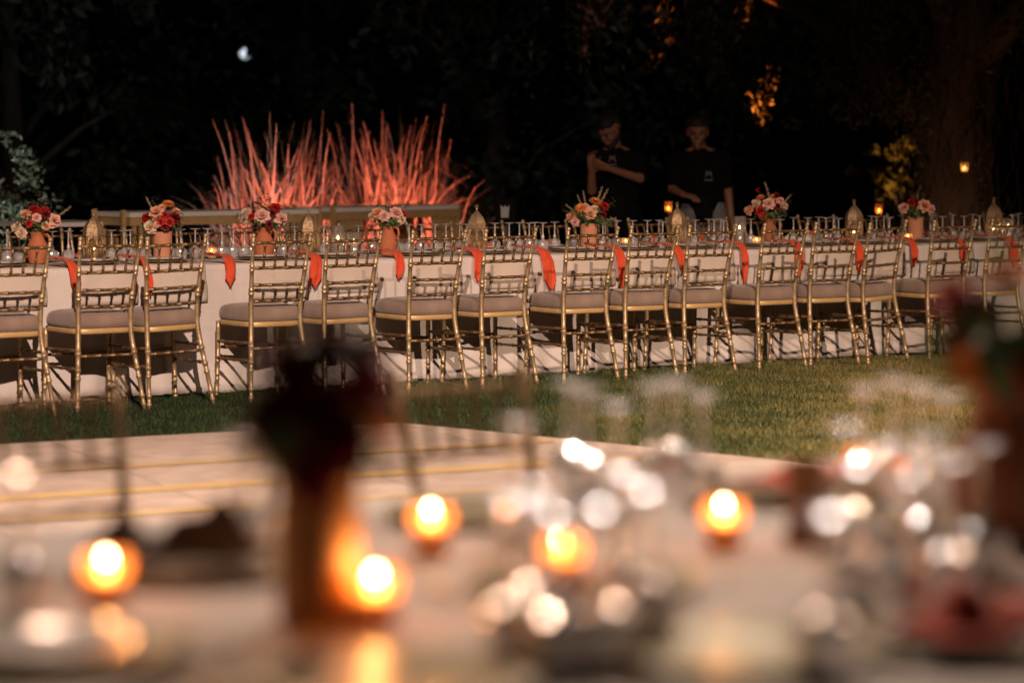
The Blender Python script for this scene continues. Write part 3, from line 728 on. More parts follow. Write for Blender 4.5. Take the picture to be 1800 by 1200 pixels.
b = on_table(1035); cylinder_vase(b, 'straight-sided terracotta vase at the middle of the long table')
bouquet(b + Vector((0, 0, .168)), [('dahlia', .035, .12, .036, 0), ('dahlia', -.045, .085, .034, -.04), ('peach', -.09, .035, .034, 0), ('peach', .005, .055, .03, -.07), ('red', .085, .095, .026, 0), ('burg', .06, .075, .026, -.03), ('burg', .075, .05, .022, -.03), ('cream', .03, .08, .024, -.05), ('blush', -.02, .09, .024, -.03), ('blush', -.075, .01, .024, -.04),
    ('plume', -.03, .17, .03, 0), ('plume', -.06, .15, .03, 0), ('plume', .10, .18, .03, 0), ('plume', .07, .19, .03, 0), ('plume', -.12, .10, .03, 0), ('plume', .14, .03, .03, -.02), ('olive', -.15, .08, .03, 0), ('green', -.02, 0, .03, -.08)],
    'wide bouquet with two orange dahlias and dried plumes, in the middle vase', seed=5, r=.11)
b = on_table(1352); pitcher(b, 'dark terracotta pitcher behind the lit votive candle, right of the middle vase', 'terracotta_dark', R(-20))
bouquet(b + Vector((0, 0, .18)), [('blush', -.01, .085, .034, -.06), ('cream', -.075, .085, .028, 0), ('red', -.055, .045, .03, -.05), ('red', -.045, .015, .022, -.06), ('peach', .02, .12, .024, 0), ('burg', .04, .13, .024, 0), ('cream', .085, .07, .026, 0), ('blush', .06, .1, .024, -.03), ('dahlia', -.05, .12, .026, 0), ('burg', .04, .07, .022, -.06),
    ('plume', .0, .20, .03, 0), ('plume', .12, .13, .03, 0), ('olive', .13, .10, .03, 0), ('berry', -.06, .15, .03, 0), ('peach', -.115, .045, .03, 0), ('olive', .09, .02, .03, -.05)],
    'tall bouquet with a red bloom low on its left, in the dark pitcher', seed=6, oliv=3)
b = on_table(1609); cylinder_vase(b, 'straight-sided terracotta vase near the right end of the long table')
bouquet(b + Vector((0, 0, .168)), [('peach', .045, .07, .038, -.05), ('blush', .085, .05, .032, -.02), ('blush', -.075, .055, .032, -.02), ('red', -.025, .085, .03, 0), ('burg', .01, .09, .024, 0), ('plume', .015, .15, .03, 0), ('olive', .06, .14, .03, 0), ('olive', -.11, .01, .03, 0), ('olive', .09, .1, .03, 0)],
    'bouquet of two pink roses over dark greenery, in the right-hand vase', seed=7)

# ------------------------------------------------------------------ lanterns and candles
def flame_mesh(mat, s_=1.0):
    return MB().lathe([(0, -.001), (.0035 * s_, .003 * s_), (.0058 * s_, .008 * s_), (.0052 * s_, .013 * s_), (.003 * s_, .018 * s_), (.0, .024 * s_)], 10).mesh('flame', M[mat])
FLAME_FAR = flame_mesh('flame_small', 1.0)
FLAME_NEAR = flame_mesh('flame', 1.25)
def candle(p, rad, hgt, label, flame, group, name='pillar_candle'):
    t = empty(name, p, 0, label, 'candle', group)
    put('wax', MB().lathe([(0, 0), (rad, 0), (rad, hgt - .004), (rad * .92, hgt), (rad * .5, hgt - .003), (0, hgt - .004)], 18).mesh('wax', M['wax']), t)
    put('wick', MB().tube([(0, 0, hgt - .005), (.0005, 0, hgt + .006)], .0008, 5).mesh('wick', M['black_metal']), t)
    put('flame', flame, t, (0, 0, hgt + .004)); return t
hexn = 6
def hexp(r_, k, z, ph=PI / 6): w = 2 * PI * k / hexn + ph; return Vector((r_ * math.cos(w), r_ * math.sin(w), z))
def lantern_parts():
    D = {}; rb, ht = .058, .155
    D['base'] = MB().lathe([(0, 0), (.066, 0), (.066, .010), (.060, .016), (0, .016)], hexn, ph=PI / 6).mesh('lantern_base', M['brass'], False)
    bar = MB(); bar.tube([hexp(rb, 0, .015), hexp(rb, 0, ht)], .0035, 6); D['bar'] = bar.mesh('lantern_bar', M['brass'])
    # one side panel with an arched opening
    a, b_ = hexp(rb - .001, 0, 0), hexp(rb - .001, 1, 0); ex = (b_ - a).normalized(); wd = (b_ - a).length
    def P(x, z): q = a + ex * x; return Vector((q.x, q.y, z))
    z0, z1 = .016, ht; m_ = wd / 2; inner, outer = [], []
    for i in range(13):
        t = i / 12
        if t < .25: inner.append((wd * .16, z0 + .012 + (z1 - .06 - z0) * t / .25)); 
        elif t > .75: inner.append((wd * .84, z0 + .012 + (z1 - .06 - z0) * (1 - t) / .25))
        else:
            w = PI * (1 - (t - .25) / .5); inner.append((m_ + wd * .34 * math.cos(w), z1 - .048 + .036 * (math.sin(w) ** .7)))
    outer = [(0.003, z0 + (z1 - z0) * min(1, t / .25)) if t <= .25 else (wd - .003, z0 + (z1 - z0) * min(1, (1 - t) / .25)) if t >= .75 else (0.003 + (wd - .006) * (t - .25) / .5, z1) for t in [i / 12 for i in range(13)]]
    k = MB(); k.grid([[P(*q) for q in outer], [P(*q) for q in inner]])
    k.add([P(.003, z0), P(wd - .003, z0), P(inner[-1][0], inner[-1][1]), P(inner[0][0], inner[0][1])], [(0, 1, 2, 3)])
    me = k.mesh('lantern_panel', M['brass'], False); thicken(me, .0016); D['panel'] = me
    k = MB().add([P(.004, z0), P(wd - .004, z0), P(wd - .004, z1), P(.004, z1)], [(0, 1, 2, 3)])
    for i, p in enumerate(k.v): k.v[i] = (p[0] * .955, p[1] * .955, p[2])
    D['pane'] = k.mesh('lantern_pane', M['lantern_glass'], False)
    D['band'] = MB().lathe([(.0605, ht - .002), (.065, ht), (.065, ht + .008), (.060, ht + .010)], hexn, ph=PI / 6).mesh('lantern_band', M['brass'], False)
    D['roof'] = MB().lathe([(.060, ht + .008), (.061, ht + .02), (.057, ht + .042), (.045, ht + .066), (.028, ht + .088), (.012, ht + .104), (.006, ht + .108)], hexn, ph=PI / 6).mesh('lantern_roof', M['brass'], False)
    f_ = MB().lathe([(.006, ht + .106), (.004, ht + .112), (.009, ht + .118), (.0095, ht + .123), (.004, ht + .129), (.0, ht + .13)], 10)
    ring = [(math.cos(w) * .0085, 0, ht + .138 + math.sin(w) * .0085) for w in [2 * PI * i / 14 for i in range(15)]]
    f_.tube(ring, .0018, 5); D['finial'] = f_.mesh('lantern_finial', M['brass'])
    return D
LN = lantern_parts()
def lantern(p, rz, label, i):
    t = empty('candle_lantern', p, rz, label, 'lantern', 'brass lanterns on the long table'); t.scale = (1.06, 1.06, 1.0)
    put('base', LN['base'], t); put('band', LN['band'], t); rf = put('roof', LN['roof'], t); put('finial', LN['finial'], rf)
    for k in range(6):
        put('corner_bar', LN['bar'], t, rot=(0, 0, k * PI / 3)); q = put('arched_panel', LN['panel'], t, rot=(0, 0, k * PI / 3)); put('pane', LN['pane'], q)
    candle(Vector(p) + Vector((0, 0, .0165)), .022, .05, 'cream candle burning inside the %s lantern from the left' % ORD[i], FLAME_FAR, 'candles inside the lanterns', 'lantern_candle')
for i, (px, v, lab) in enumerate(((165, .5, 'brass lantern with pierced onion roof right of the leftmost pitcher'), (543, .5, 'brass lantern with pointed roof between the two pitchers before the reeds'), (838, .5, 'brass lantern standing left of the middle vase'),
        (1190, .5, 'brass lantern standing in front of the two men'), (1501, .5, 'brass lantern between the dark pitcher and the right-hand vase'), (1746, .5, 'brass lantern nearest the right edge of the long table'))):
    lantern(on_table(px, v), rnd.uniform(0, 1), lab, i)
def hurricane(px, v, r_, h_, label, ch):
    p = on_table(px, v); t = empty('glass_cylinder', p, 0, label, 'candle holder', 'glass cylinder candle holders')
    put('wall', MB().lathe([(r_, .004), (r_, h_), (r_ - .003, h_), (r_ - .003, .01), (0, .01)], 24).mesh('cylinder_wall', M['clear_glass']), t)
    put('base', MB().lathe([(0, 0), (r_, 0), (r_, .004), (0, .008)], 24).mesh('cylinder_base', M['stem_glass']), t)
    candle(p + Vector((0, 0, .011)), r_ * .62, ch, 'white pillar candle inside the glass cylinder at %s' % label.split(' beside ')[-1], FLAME_FAR, 'pillar candles in glass cylinders')
hurricane(594, .42, .045, .19, 'tall clear glass cylinder candle holder beside the second lantern', .09)
hurricane(622, .36, .045, .15, 'short clear glass cylinder candle holder beside the second lantern, right of the tall one', .07)
hurricane(1300, .45, .045, .20, 'tall clear glass cylinder candle holder beside the dark pitcher', .10)
hurricane(1772, .40, .045, .15, 'clear glass cylinder candle holder beside the rightmost lantern', .07)
def votive(p, label, flame, group, glassmat='frosted_glass', s_=1.0):
    t = empty('votive_candle', p, 0, label, 'votive candle', group); t.scale = (s_,) * 3
    put('glass_cup', MB().lathe([(0, .001), (.024, 0), (.027, .003), (.031, .062), (.0318, .064), (.030, .0635), (.0255, .006), (0, .006)], 20).mesh('votive_cup', M[glassmat]), t)
    put('wax', MB().lathe([(0, .007), (.0248, .007), (.0275, .036), (.0, .034)], 16).mesh('votive_wax', M['wax']), t)
    put('flame', flame, t, (0, 0, .037)); return t
for px, v, lab in ((1330, .30, 'lit votive candle in front of the dark pitcher'), (1596, .32, 'lit votive candle left of the right-hand vase'), (600, .62, 'lit votive candle behind the glass cylinders near the second lantern'), (1100, .6, 'lit votive candle right of the middle vase'), (372, .6, 'lit votive candle right of the plain terracotta vase')):
    votive(on_table(px, v), lab, FLAME_FAR, 'votive candles on the long table')
o = put('folded_napkin', crumple(77, M['linen'], .13, .06, .07, 'folded_napkin'), None, on_table(1402, .62), (0, 0, YAW)); tag(o, 'crumpled white linen napkin behind the dark pitcher', 'napkin')

# ------------------------------------------------------------------ behind the table: consoles, folding table, candle stands
def console(p0, p1, dep, z, label, nb):
    p0, p1 = Vector(p0), Vector(p1); a = math.atan2(p1.y - p0.y, p1.x - p0.x); L = (p1 - p0).length
    t = empty('console_table', (p0.x, p0.y, 0), a, label, 'console table', 'cream consoles in front of the reeds')
    put('top', MB().box((L / 2, dep / 2, z - .017), (L, dep, .034)).mesh('console_top', M['console_top'], False), t)
    put('apron', MB().box((L / 2, dep / 2, z - .065), (L - .02, dep - .02, .06)).mesh('console_apron', M['gold_flat'], False), t)
    bar = MB().box((0, 0, (z - .096) / 2), (.028, .028, z - .097)).mesh('console_bar', M['gold_flat'], False)
    for e_ in (0, 1):
        for k in range(nb): put('leg_bar', bar, t, ((.05 + k * .055) if e_ == 0 else (L - .05 - k * .055), .03, 0)); put('leg_bar', bar, t, ((.05 + k * .055) if e_ == 0 else (L - .05 - k * .055), dep - .03, 0))
    # end frame that rises past the top
    for e_ in (0, 1):
        x = -.03 if e_ == 0 else L + .03
        for y in (.04, dep - .04): put('end_post', MB().box((x, y, (z + .02) / 2), (.03, .03, z + .02)).mesh('console_post', M['gold_flat'], False), t)
a = at(228, 374, .96); b_ = at(560, 368, .96); c_ = at(572, 366, .96); d_ = at(806, 360, .96)
console(a, b_, .5, .96, 'left cream-topped console with gold bar legs in front of the reeds', 5)
console(c_ + Vector((.1, .1, 0)), d_, .5, .96, 'right cream-topped console with gold bar legs in front of the reeds', 5)
p = at(40, 394, .88); q = at(196, 391, .88); a = math.atan2(q.y - p.y, q.x - p.x); L = (q - p).length
t = empty('folding_table', (p.x, p.y, 0), a, 'folding table with pale top and black crossed legs behind the leftmost pitcher', 'table')
put('top', MB().box((L / 2, .3, .87), (L, .6, .03)).mesh('fold_top', M['console_top'], False), t)
for x in (.12, L - .12):
    for sgn in (-1, 1):
        k = MB().tube([(x - .2 * sgn, .3 - .22 * sgn, .0), (x + .2 * sgn, .3 + .22 * sgn, .855)], .022, 8); put('crossed_leg', k.mesh('crossed_leg', M['black_metal']), t)
def candle_stand(px, py, depth, label):
    p = at_d(px, py, depth); t = empty('candle_stand', (p.x, p.y, 0), 0, label, 'candle stand', 'candle stands behind the long table')
    z = p.z - .05
    put('pole', MB().tube([(0, 0, 0), (0, 0, z)], .008, 8).mesh('stand_pole', M['black_metal']), t)
    put('foot', MB().lathe([(0, 0), (.12, 0), (.12, .008), (.02, .015), (0, .015)], 20).mesh('stand_foot', M['black_metal']), t)
    g = put('glass_cup', MB().lathe([(0, z), (.022, z + .002), (.03, z + .03), (.034, z + .085), (.031, z + .085), (.026, z + .03), (0, z + .008)], 16).mesh('stand_cup', M['amber_glass']), t)
    put('flame', flame_mesh('flame_small', 1.1), t, (0, 0, z + .02))
candle_stand(1175, 362, 18.4, 'slim black stand with a lit amber candle cup in front of the two men')
candle_stand(1545, 366, 19.3, 'slim black stand with a lit amber candle cup left of the right-hand bouquet')
p = at_d(1695, 293, 20.3); t = empty('hanging_candle', p, 0, 'lit glass candle hanging from the tree on the right', 'hanging candle')
put('glass_cup', MB().lathe([(0, -.045), (.026, -.045), (.034, .035), (.031, .035), (.024, -.04), (0, -.04)], 16).mesh('hang_cup', M['frosted_glass']), t)
put('flame', flame_mesh('flame_small', 1.2), t, (0, 0, -.025))
put('wire', MB().tube([(-.032, 0, .035), (-.01, 0, .15), (0, 0, .9)], .0015, 5).mesh('hang_wire', M['black_metal']), t)
p = at_d(888, 372, 18.2); t = empty('small_sign', (p.x, p.y, 0), 0, 'small black post sign with a pale mark behind the far chairs', 'sign')
put('post', MB().box((0, 0, p.z / 2), (.03, .03, p.z)).mesh('sign_post', M['black_metal'], False), t)
put('board', MB().box((0, -.02, p.z - .0), (.15, .012, .2)).mesh('sign_board', M['black_cotton'], False), t)
put('mark', MB().add([(-.03, -.03, p.z - .045), (.025, -.03, p.z - .045), (.032, -.03, p.z + .05), (.012, -.03, p.z + .03), (-.0, -.03, p.z + .05), (-.012, -.03, p.z + .03), (-.035, -.03, p.z + .05)], [(0, 1, 2, 3, 4, 5, 6)]).mesh('sign_mark', M['white_card'], False), t)

# ------------------------------------------------------------------ reeds with red uplights
def blade(mb, base, lean_a, lean, hgt, w, droop, q):
    P = []; fx, fy = math.cos(lean_a), math.sin(lean_a); ta = q.uniform(0, PI); sw, sp_ = q.uniform(0, .07), q.uniform(0, 6); kt, ks = (q.uniform(.55, .85), q.uniform(-1, 1)) if q.random() < .4 else (2, 0)
    for i in range(8):
        t = i / 7
        out = lean * (.55 * t ** 3 + .35 * t * t + .15 * t) + .10 * t ** 3; z = hgt * (t - droop * t ** 3)
        c = Vector((base[0] + fx * out + sw * math.sin(t * 4.2 + sp_), base[1] + fy * out, z))
        if t > kt: c = c + Vector((ks * (t - kt) * hgt * .6, 0, -(t - kt) * hgt * (.5 + .9 * abs(ks))))
        ww = w * (1 - .9 * t ** 2.2) * (.55 + .45 * min(1, t * 4)); side = Vector((math.cos(ta), math.sin(ta), 0)) * ww; nn = Vector((-math.sin(ta), math.cos(ta), 0)) * ww * .35
        P.append([c - side, c + nn, c + side])
    mb.grid([[tuple(p) for p in r_] for r_ in P])
def reed_clump(px, depth, cnt, hmax, spread, label, seed, mass):
    p = at_d(px, 300, depth); q = random.Random(seed); t = empty('reed_clump', (p.x, p.y, 0), 0, label, 'reeds', 'red-lit reed clumps')
    def one(mb):
        a = q.uniform(0, 2 * PI); rr = spread * .58 * math.sqrt(q.random())
        la = a + q.uniform(-1.3, 1.3); wide = q.random() if q.random() < .8 else q.uniform(.9, 1.35)
        blade(mb, (rr * math.cos(a), rr * .6 * math.sin(a)), la, spread * (.06 + .66 * wide ** 1.8), hmax * q.uniform(.6, 1.0) * (1 - .22 * min(wide, 1.2)), q.uniform(.0055, .0125), q.uniform(.2, .8) * min(wide, 1) + .03, q)
    for i in range(cnt):
        k = MB(); one(k); put('reed_blade', k.mesh('reed_blade', M['reed_brown' if i % 10 in (2, 5, 8) else 'reed']), t)
    k = MB()
    for i in range(mass): one(k)
    tag(put('inner_blades', k.mesh('inner_blades', M['reed']), t), kind='stuff')
reed_clump(488, 20.4, 230, 1.90, .78, 'left clump of tall reeds lit red behind the consoles', 21, 560)
reed_clump(694, 21.6, 230, 1.96, .84, 'right clump of tall reeds lit red behind the consoles', 22, 600)
def ground_spot(loc, target, energy, col, cone, label, size=.05, blend=.5):
    t = empty('ground_spotlight', (loc[0], loc[1], 0), 0, label, 'spotlight')
    put('housing', MB().lathe([(0, .0), (.05, 0), (.055, .02), (.055, loc[2] - .03), (.045, loc[2] - .03), (.04, .03), (0, .03)], 16).mesh('spot_housing', M['black_metal']), t)
    add_light('ground_spot_light', 'SPOT', loc, energy, col, target, size, cone, blend)
RED = (1.0, 0.17, 0.10)
pl = at_d(480, 300, 19.05); pr = at_d(690, 300, 20.35)
ground_spot((pl.x, pl.y, .12), (pl.x - .02, pl.y + 1.35, 1.6), 520, RED, 80, 'small black ground spotlight under the left console', .04, 1.0)
ground_spot((pr.x, pr.y, .12), (pr.x + .03, pr.y + 1.25, 1.6), 520, RED, 80, 'small black ground spotlight under the right console', .04, 1.0)

# ------------------------------------------------------------------ trees
def leaf_mesh(centres, size, mat, seed, droop=0.0):
    g = np.random.default_rng(seed); C = np.asarray(centres); c = len(C)
    a = g.normal(size=(c, 3)); a[:, 2] -= droop; a /= np.linalg.norm(a, axis=1)[:, None]
    b2 = g.normal(size=(c, 3)); b2 -= a * (a * b2).sum(1)[:, None]; b2 /= np.linalg.norm(b2, axis=1)[:, None]
    s_ = size * g.uniform(.6, 1.3, c)[:, None]
    v = np.stack([C - a * s_, C + b2 * s_ * .38, C + a * s_, C - b2 * s_ * .38], 1).reshape(-1, 3)
    me = bpy.data.meshes.new('leaves'); me.vertices.add(len(v)); me.vertices.foreach_set('co', v.reshape(-1))
    me.loops.add(c * 4); me.loops.foreach_set('vertex_index', np.arange(c * 4, dtype=np.int32))
    me.polygons.add(c); me.polygons.foreach_set('loop_start', np.arange(c, dtype=np.int32) * 4); me.polygons.foreach_set('loop_total', np.full(c, 4, np.int32))
    me.update(calc_edges=True); me.materials.append(mat); return me
def clumps(seed, n, per, fn, r_):
    g = np.random.default_rng(seed); out = []
    for i in range(n):
        c = fn(g); rr = r_ * g.uniform(.5, 1.2); k = int(per * g.uniform(.6, 1.3))
        d = g.normal(size=(k, 3)); d /= np.linalg.norm(d, axis=1)[:, None]
        out.append(np.array(c) + d * (g.uniform(0, 1, k) ** .45)[:, None] * rr * np.array([1, 1, .75]))
    return np.concatenate(out)
def bush_tree(loc, rx, hgt, label, mat, seed, n=70, per=70, leaf=.06, cat='tree', name='dark_tree', group=None, low=.4):
    t = empty(name, loc, 0, label, cat, group)
    def fn(g):
        w = g.uniform(0, 2 * PI); rr = math.sqrt(g.uniform(0, 1)); z = g.uniform(low, hgt); prof = math.sin(PI * min(1, (z - low) / (hgt - low) * .85 + .12)) ** .6
        return (rx * rr * prof * math.cos(w), rx * rr * prof * math.sin(w), z)
    put('crown', leaf_mesh(clumps(seed, n, per, fn, rx * .26), leaf, mat, seed), t)
    k = MB().tube([(0, 0, 0), (.05, .02, hgt * .3), (.0, 0, hgt * .7)], [.16 * rx / 2, .11 * rx / 2, .04], 9)
    q = random.Random(seed)
    for i in range(6):
        a_ = i * 1.1; z = hgt * (.18 + .07 * i); k.tube([(0.03, 0, z), (math.cos(a_) * rx * .35, math.sin(a_) * rx * .35, z + hgt * .12), (math.cos(a_) * rx * .7, math.sin(a_) * rx * .7, z + hgt * .2)], [.05 * rx / 2, .03 * rx / 2, .012], 6)
    put('trunk', k.mesh('trunk', M['bark']), t)
    return t
G_BG = 'dark trees along the back of the garden'
for i, (x, y, rx, hh, lab) in enumerate(((-5.6, 27, 2.3, 5.5, 'dark leafy tree at the far left of the black background'), (-2.6, 30, 2.6, 6.2, 'dark leafy tree below the distant white lamp'), (-.2, 26.5, 2.2, 5.2, 'dark leafy tree behind the right reed clump'),
        (2.4, 29, 2.6, 6.0, 'dark leafy tree behind the two men'), (5.2, 28, 2.6, 6.0, 'dark leafy tree behind the big trunk on the right'))):
    bush_tree((x, y, 0), rx, hh, lab, M['tree_leaf_dark'], 50 + i, 95, 75, .085, group=G_BG)
p = at_d(-6, 330, 19.5)
bush_tree((p.x - .18, p.y, 0), .62, 1.62, 'grey-green shrub at the left edge behind the folding table', M['shrub_leaf'], 70, 60, 60, .028, 'shrub', 'garden_shrub', low=.05)
p = at_d(1583, 287, 24)
bush_tree((p.x, p.y, 0), .55, 1.5, 'shrub glowing yellow in the light left of the big trunk', M['yellow_lit_leaf'], 71, 24, 16, .05, 'shrub', 'garden_shrub', low=.5)
add_light('shrub_spot_light', 'SPOT', (p.x - .3, p.y - 1.3, .2), 90, (1.0, 0.60, 0.16), (p.x + .02, p.y, 1.28), .04, 22, .5)
p = at_d(20, 330, 18.2)
add_light('garden_spot_light', 'SPOT', (p.x - 1.2, p.y - .6, .3), 260, (0.85, 0.95, 1.0), (p.x - .3, p.y + 1.2, 1.0), .05, 70, .5)

# the big drooping tree on the right
p = at_d(1685, 300, 21.0); tx, ty = p.x, p.y
t = empty('drooping_tree', (tx, ty, 0), 0, 'big dark tree with a thick trunk and hanging twigs on the right', 'tree')
k = MB(); q = random.Random(4)
tp = [(0.02, 0, 0), (.0, 0, .35), (-.02, 0, .9), (-.03, .02, 1.5), (.0, 0, 2.1), (.06, 0, 3.0), (.1, 0, 4.2)]
k.tube(tp, [.52, .40, .34, .33, .36, .28, .18], 18)
for i, v_ in enumerate(k.v):
    w = math.atan2(v_[1], v_[0]); f_ = 1 + .08 * math.sin(w * 5 + v_[2] * 2) + .05 * math.sin(w * 9 - v_[2] * 3); k.v[i] = (v_[0] * f_, v_[1] * f_, v_[2])
LIMBS = [[(-.05, 0, 1.35), (-.35, -.1, 1.75), (-.75, -.2, 2.15), (-1.4, -.3, 2.6), (-2.4, -.2, 3.1), (-3.4, 0, 3.2)], [(0, 0, 2.0), (.5, -.5, 2.7), (.9, -1.2, 3.2), (1.2, -1.9, 3.3)],
         [(0, .1, 2.2), (-.6, .6, 3.0), (-1.8, 1.1, 3.5), (-3.0, 1.4, 3.6)], [(0, 0, 2.4), (-.5, -.6, 3.2), (-1.2, -1.1, 3.6), (-2.2, -1.2, 3.6)]]
for lb in LIMBS: k.tube(lb, [.17 - .14 * i / (len(lb) - 1) for i in range(len(lb))], 9)
put('trunk', k.mesh('trunk', M['bark']), t)
g = np.random.default_rng(8); cs = []; tw = MB()
def limb_pt(lb, f_):
    x = f_ * (len(lb) - 1); i = min(int(x), len(lb) - 2); return Vector(lb[i]).lerp(Vector(lb[i + 1]), x - i)
for i in range(330):
    lb = LIMBS[[0, 0, 2, 3, 1][i % 5]]; s_ = limb_pt(lb, g.uniform(.25, 1)) + Vector((g.normal(0, .28), g.normal(0, .35), g.uniform(-.05, .5)))
    pxs = 900 + FPX * (tx + s_.x) / (ty + s_.y)
    if (1285 < pxs < 1430 or 1110 < pxs < 1205) and g.uniform() < .9: continue
    L_ = g.uniform(.5, 1.5) if i % 5 != 4 else g.uniform(.35, .95)
    end_z = max(1.62 if s_.x < -.5 else .9, s_.z - L_); sway = Vector((g.normal(0, .12), g.normal(0, .12), 0))
    m_ = Vector((s_.x + sway.x * .4, s_.y + sway.y * .4, (s_.z + end_z) / 2)); e_ = Vector((s_.x + sway.x, s_.y + sway.y, end_z))
    tw.tube([s_, m_, e_], [.006, .004, .002], 4, False)
    nl_ = int(46 * (s_.z - end_z) + 8)
    for j in range(nl_):
        f_ = (j + g.uniform(0, 1)) / nl_; c = (s_.lerp(m_, f_ * 2) if f_ < .5 else m_.lerp(e_, f_ * 2 - 1)); cs.append((c.x + g.normal(0, .045), c.y + g.normal(0, .045), c.z + g.normal(0, .03)))
for px_, py_, rr_, n_ in ((1338, 195, .085, 60), (1325, 180, .05, 22), (1352, 160, .08, 26), (1395, 212, .05, 24), (1365, 130, .09, 18), (1162, 98, .06, 26), (1140, 122, .035, 12), (1182, 70, .05, 14), (1152, 40, .04, 8), (1440, 115, .09, 14), (1405, 110, .07, 12)):
    e_ = at_d(px_, py_, 20.3 + g.uniform(-.15, .15)) - Vector((tx, ty, 0)); tw.tube([e_ + Vector((.12, .25, .22)), e_ + Vector((.03, 0, .1)), e_], [.004, .003, .0015], 4, False)
    for j in range(n_): d_ = g.normal(0, 1, 3); cs.append((e_.x + d_[0] * rr_, e_.y + d_[1] * rr_, e_.z + d_[2] * rr_ * .8))
for i in range(150):                               # fine twigs hugging the trunk
    a_ = g.uniform(-PI, 0); z = g.uniform(.4, 2.4); rr = .42 + g.uniform(0, .2)
    s_ = Vector((rr * math.cos(a_), rr * math.sin(a_), z)); e_ = s_ + Vector((g.normal(0, .1), g.normal(0, .05), -g.uniform(.2, .7))); tw.tube([s_, (s_ + e_) / 2 + Vector((g.normal(0, .05), 0, 0)), e_], [.004, .003, .0015], 4, False)
tag(put('twigs', tw.mesh('twigs', M['bark']), t), kind='stuff')
put('crown', leaf_mesh(cs, .036, M['willow_leaf'], 9, .8), t)
# orange uplight that catches a few hanging sprays
p = at_d(1372, 330, 19.4); tgt = at_d(1342, 182, 20.3)
ground_spot((p.x, p.y, .15), tgt, 1300, (1.0, 0.24, 0.035), 9, 'small black ground spotlight behind the dark pitcher', .03, .6)
p = at_d(1150, 330, 19.7); tgt = at_d(1160, 95, 20.3)
ground_spot((p.x, p.y, .15), tgt, 500, (1.0, 0.24, 0.035), 7, 'small black ground spotlight behind the fourth lantern', .03, .6)

ground_spot((tx - .5, ty - 1.7, .12), (tx, ty, 1.5), 22, (1.0, 0.52, 0.26), 75, 'small black ground spotlight added at the foot of the big tree to show its trunk', .04, 1.0)  # added uplight, lifts the trunk out of the dark
# distant lamp
p = at_d(431, 95, 42); t = empty('garden_lamp', (p.x, p.y, 0), 0, 'distant white lamp on a pole high in the dark on the left', 'lamp post')
put('pole', MB().tube([(0.0, .15, 0), (0, .15, p.z + .35)], [.06, .045], 10).mesh('lamp_pole', M['black_metal']), t)
hd = put('lamp_head', MB().box((0, .06, p.z + .02), (.26, .1, .24)).mesh('lamp_head', M['black_metal'], False), t)
put('lens', MB().lathe([(0, 0), (.05, .01), (.075, .016), (.085, .024), (.085, .05)], 20).mesh('lamp_lens', M['lamp_lens']), hd, (0, -.02, p.z), (R(90), 0, 0))
put('cap', MB().tube([(-.09, .06, p.z + .30), (.07, .05, p.z + .36)], [.03, .035], 8).mesh('lamp_cap', M['white_card']), t)

# ------------------------------------------------------------------ pendant lamps over the floor (above the frame), the near three added for the foreground
for nm, L_, A_ in (('left', LAMP_A, AIM_A), ('right', LAMP_B, AIM_B), ('near left corner, added for foreground glints', ADDED_LAMPS_C[0], AIM_C), ('near middle, added for foreground glints', ADDED_LAMPS_C[1], AIM_C), ('near right corner, added for foreground glints', ADDED_LAMPS_C[2], AIM_C)):
    dd = (Vector(A_) - Vector(L_)).normalized(); q_ = (-dd).to_track_quat('Z', 'Y').to_euler()
    t = empty('pendant_lamp', Vector(L_) - dd * .02, 0, 'hooded black flood lamp hanging above the dance floor at the %s' % nm, 'flood lamp')
    hd = put('hood', MB().lathe([(.03, .14), (.05, .12), (.13, .04), (.14, .03), (.135, .03), (.05, .11), (.0, .13)], 20).mesh('pendant_hood', M['black_metal']), t, rot=q_)
    put('cable', MB().tube([tuple(-dd * .13), tuple(-dd * .13 + Vector((0, 0, 3.0)))], .006, 6).mesh('pendant_cable', M['black_metal']), t)

# ------------------------------------------------------------------ two men in black T-shirts
def capsule(mb, p0, r0, p1, r1, n=10):
    p0, p1 = Vector(p0), Vector(p1); d = p1 - p0
    if d.length < 1e-5: sphere(mb, p0, r0, n, 6); return
    u_ = d.normalized(); pts, rad = [], []
    for a_ in (-85, -60, -30): pts.append(p0 + u_ * r0 * math.sin(R(a_))); rad.append(r0 * math.cos(R(a_)))
    pts += [p0, p1]; rad += [r0, r1]
    for a_ in (30, 60, 85): pts.append(p1 + u_ * r1 * math.sin(R(a_))); rad.append(r1 * math.cos(R(a_)))
    mb.tube(pts, rad, n)
def remeshed(mb, voxel, mat, name, smooth=4):
    me = mb.mesh(name, mat); o = bpy.data.objects.new('tmp_' + name, me); COL.objects.link(o)
    r_ = o.modifiers.new('r', 'REMESH'); r_.mode = 'VOXEL'; r_.voxel_size = voxel; r_.use_smooth_shade = True
    s_ = o.modifiers.new('s', 'SMOOTH'); s_.iterations = smooth; s_.factor = .5
    dg = bpy.context.evaluated_depsgraph_get(); ev = o.evaluated_get(dg)
    out = bpy.data.meshes.new_from_object(ev, depsgraph=dg); bpy.data.objects.remove(o)
    out.name = name; out.materials.clear(); out.materials.append(mat); out.shade_smooth(); return out
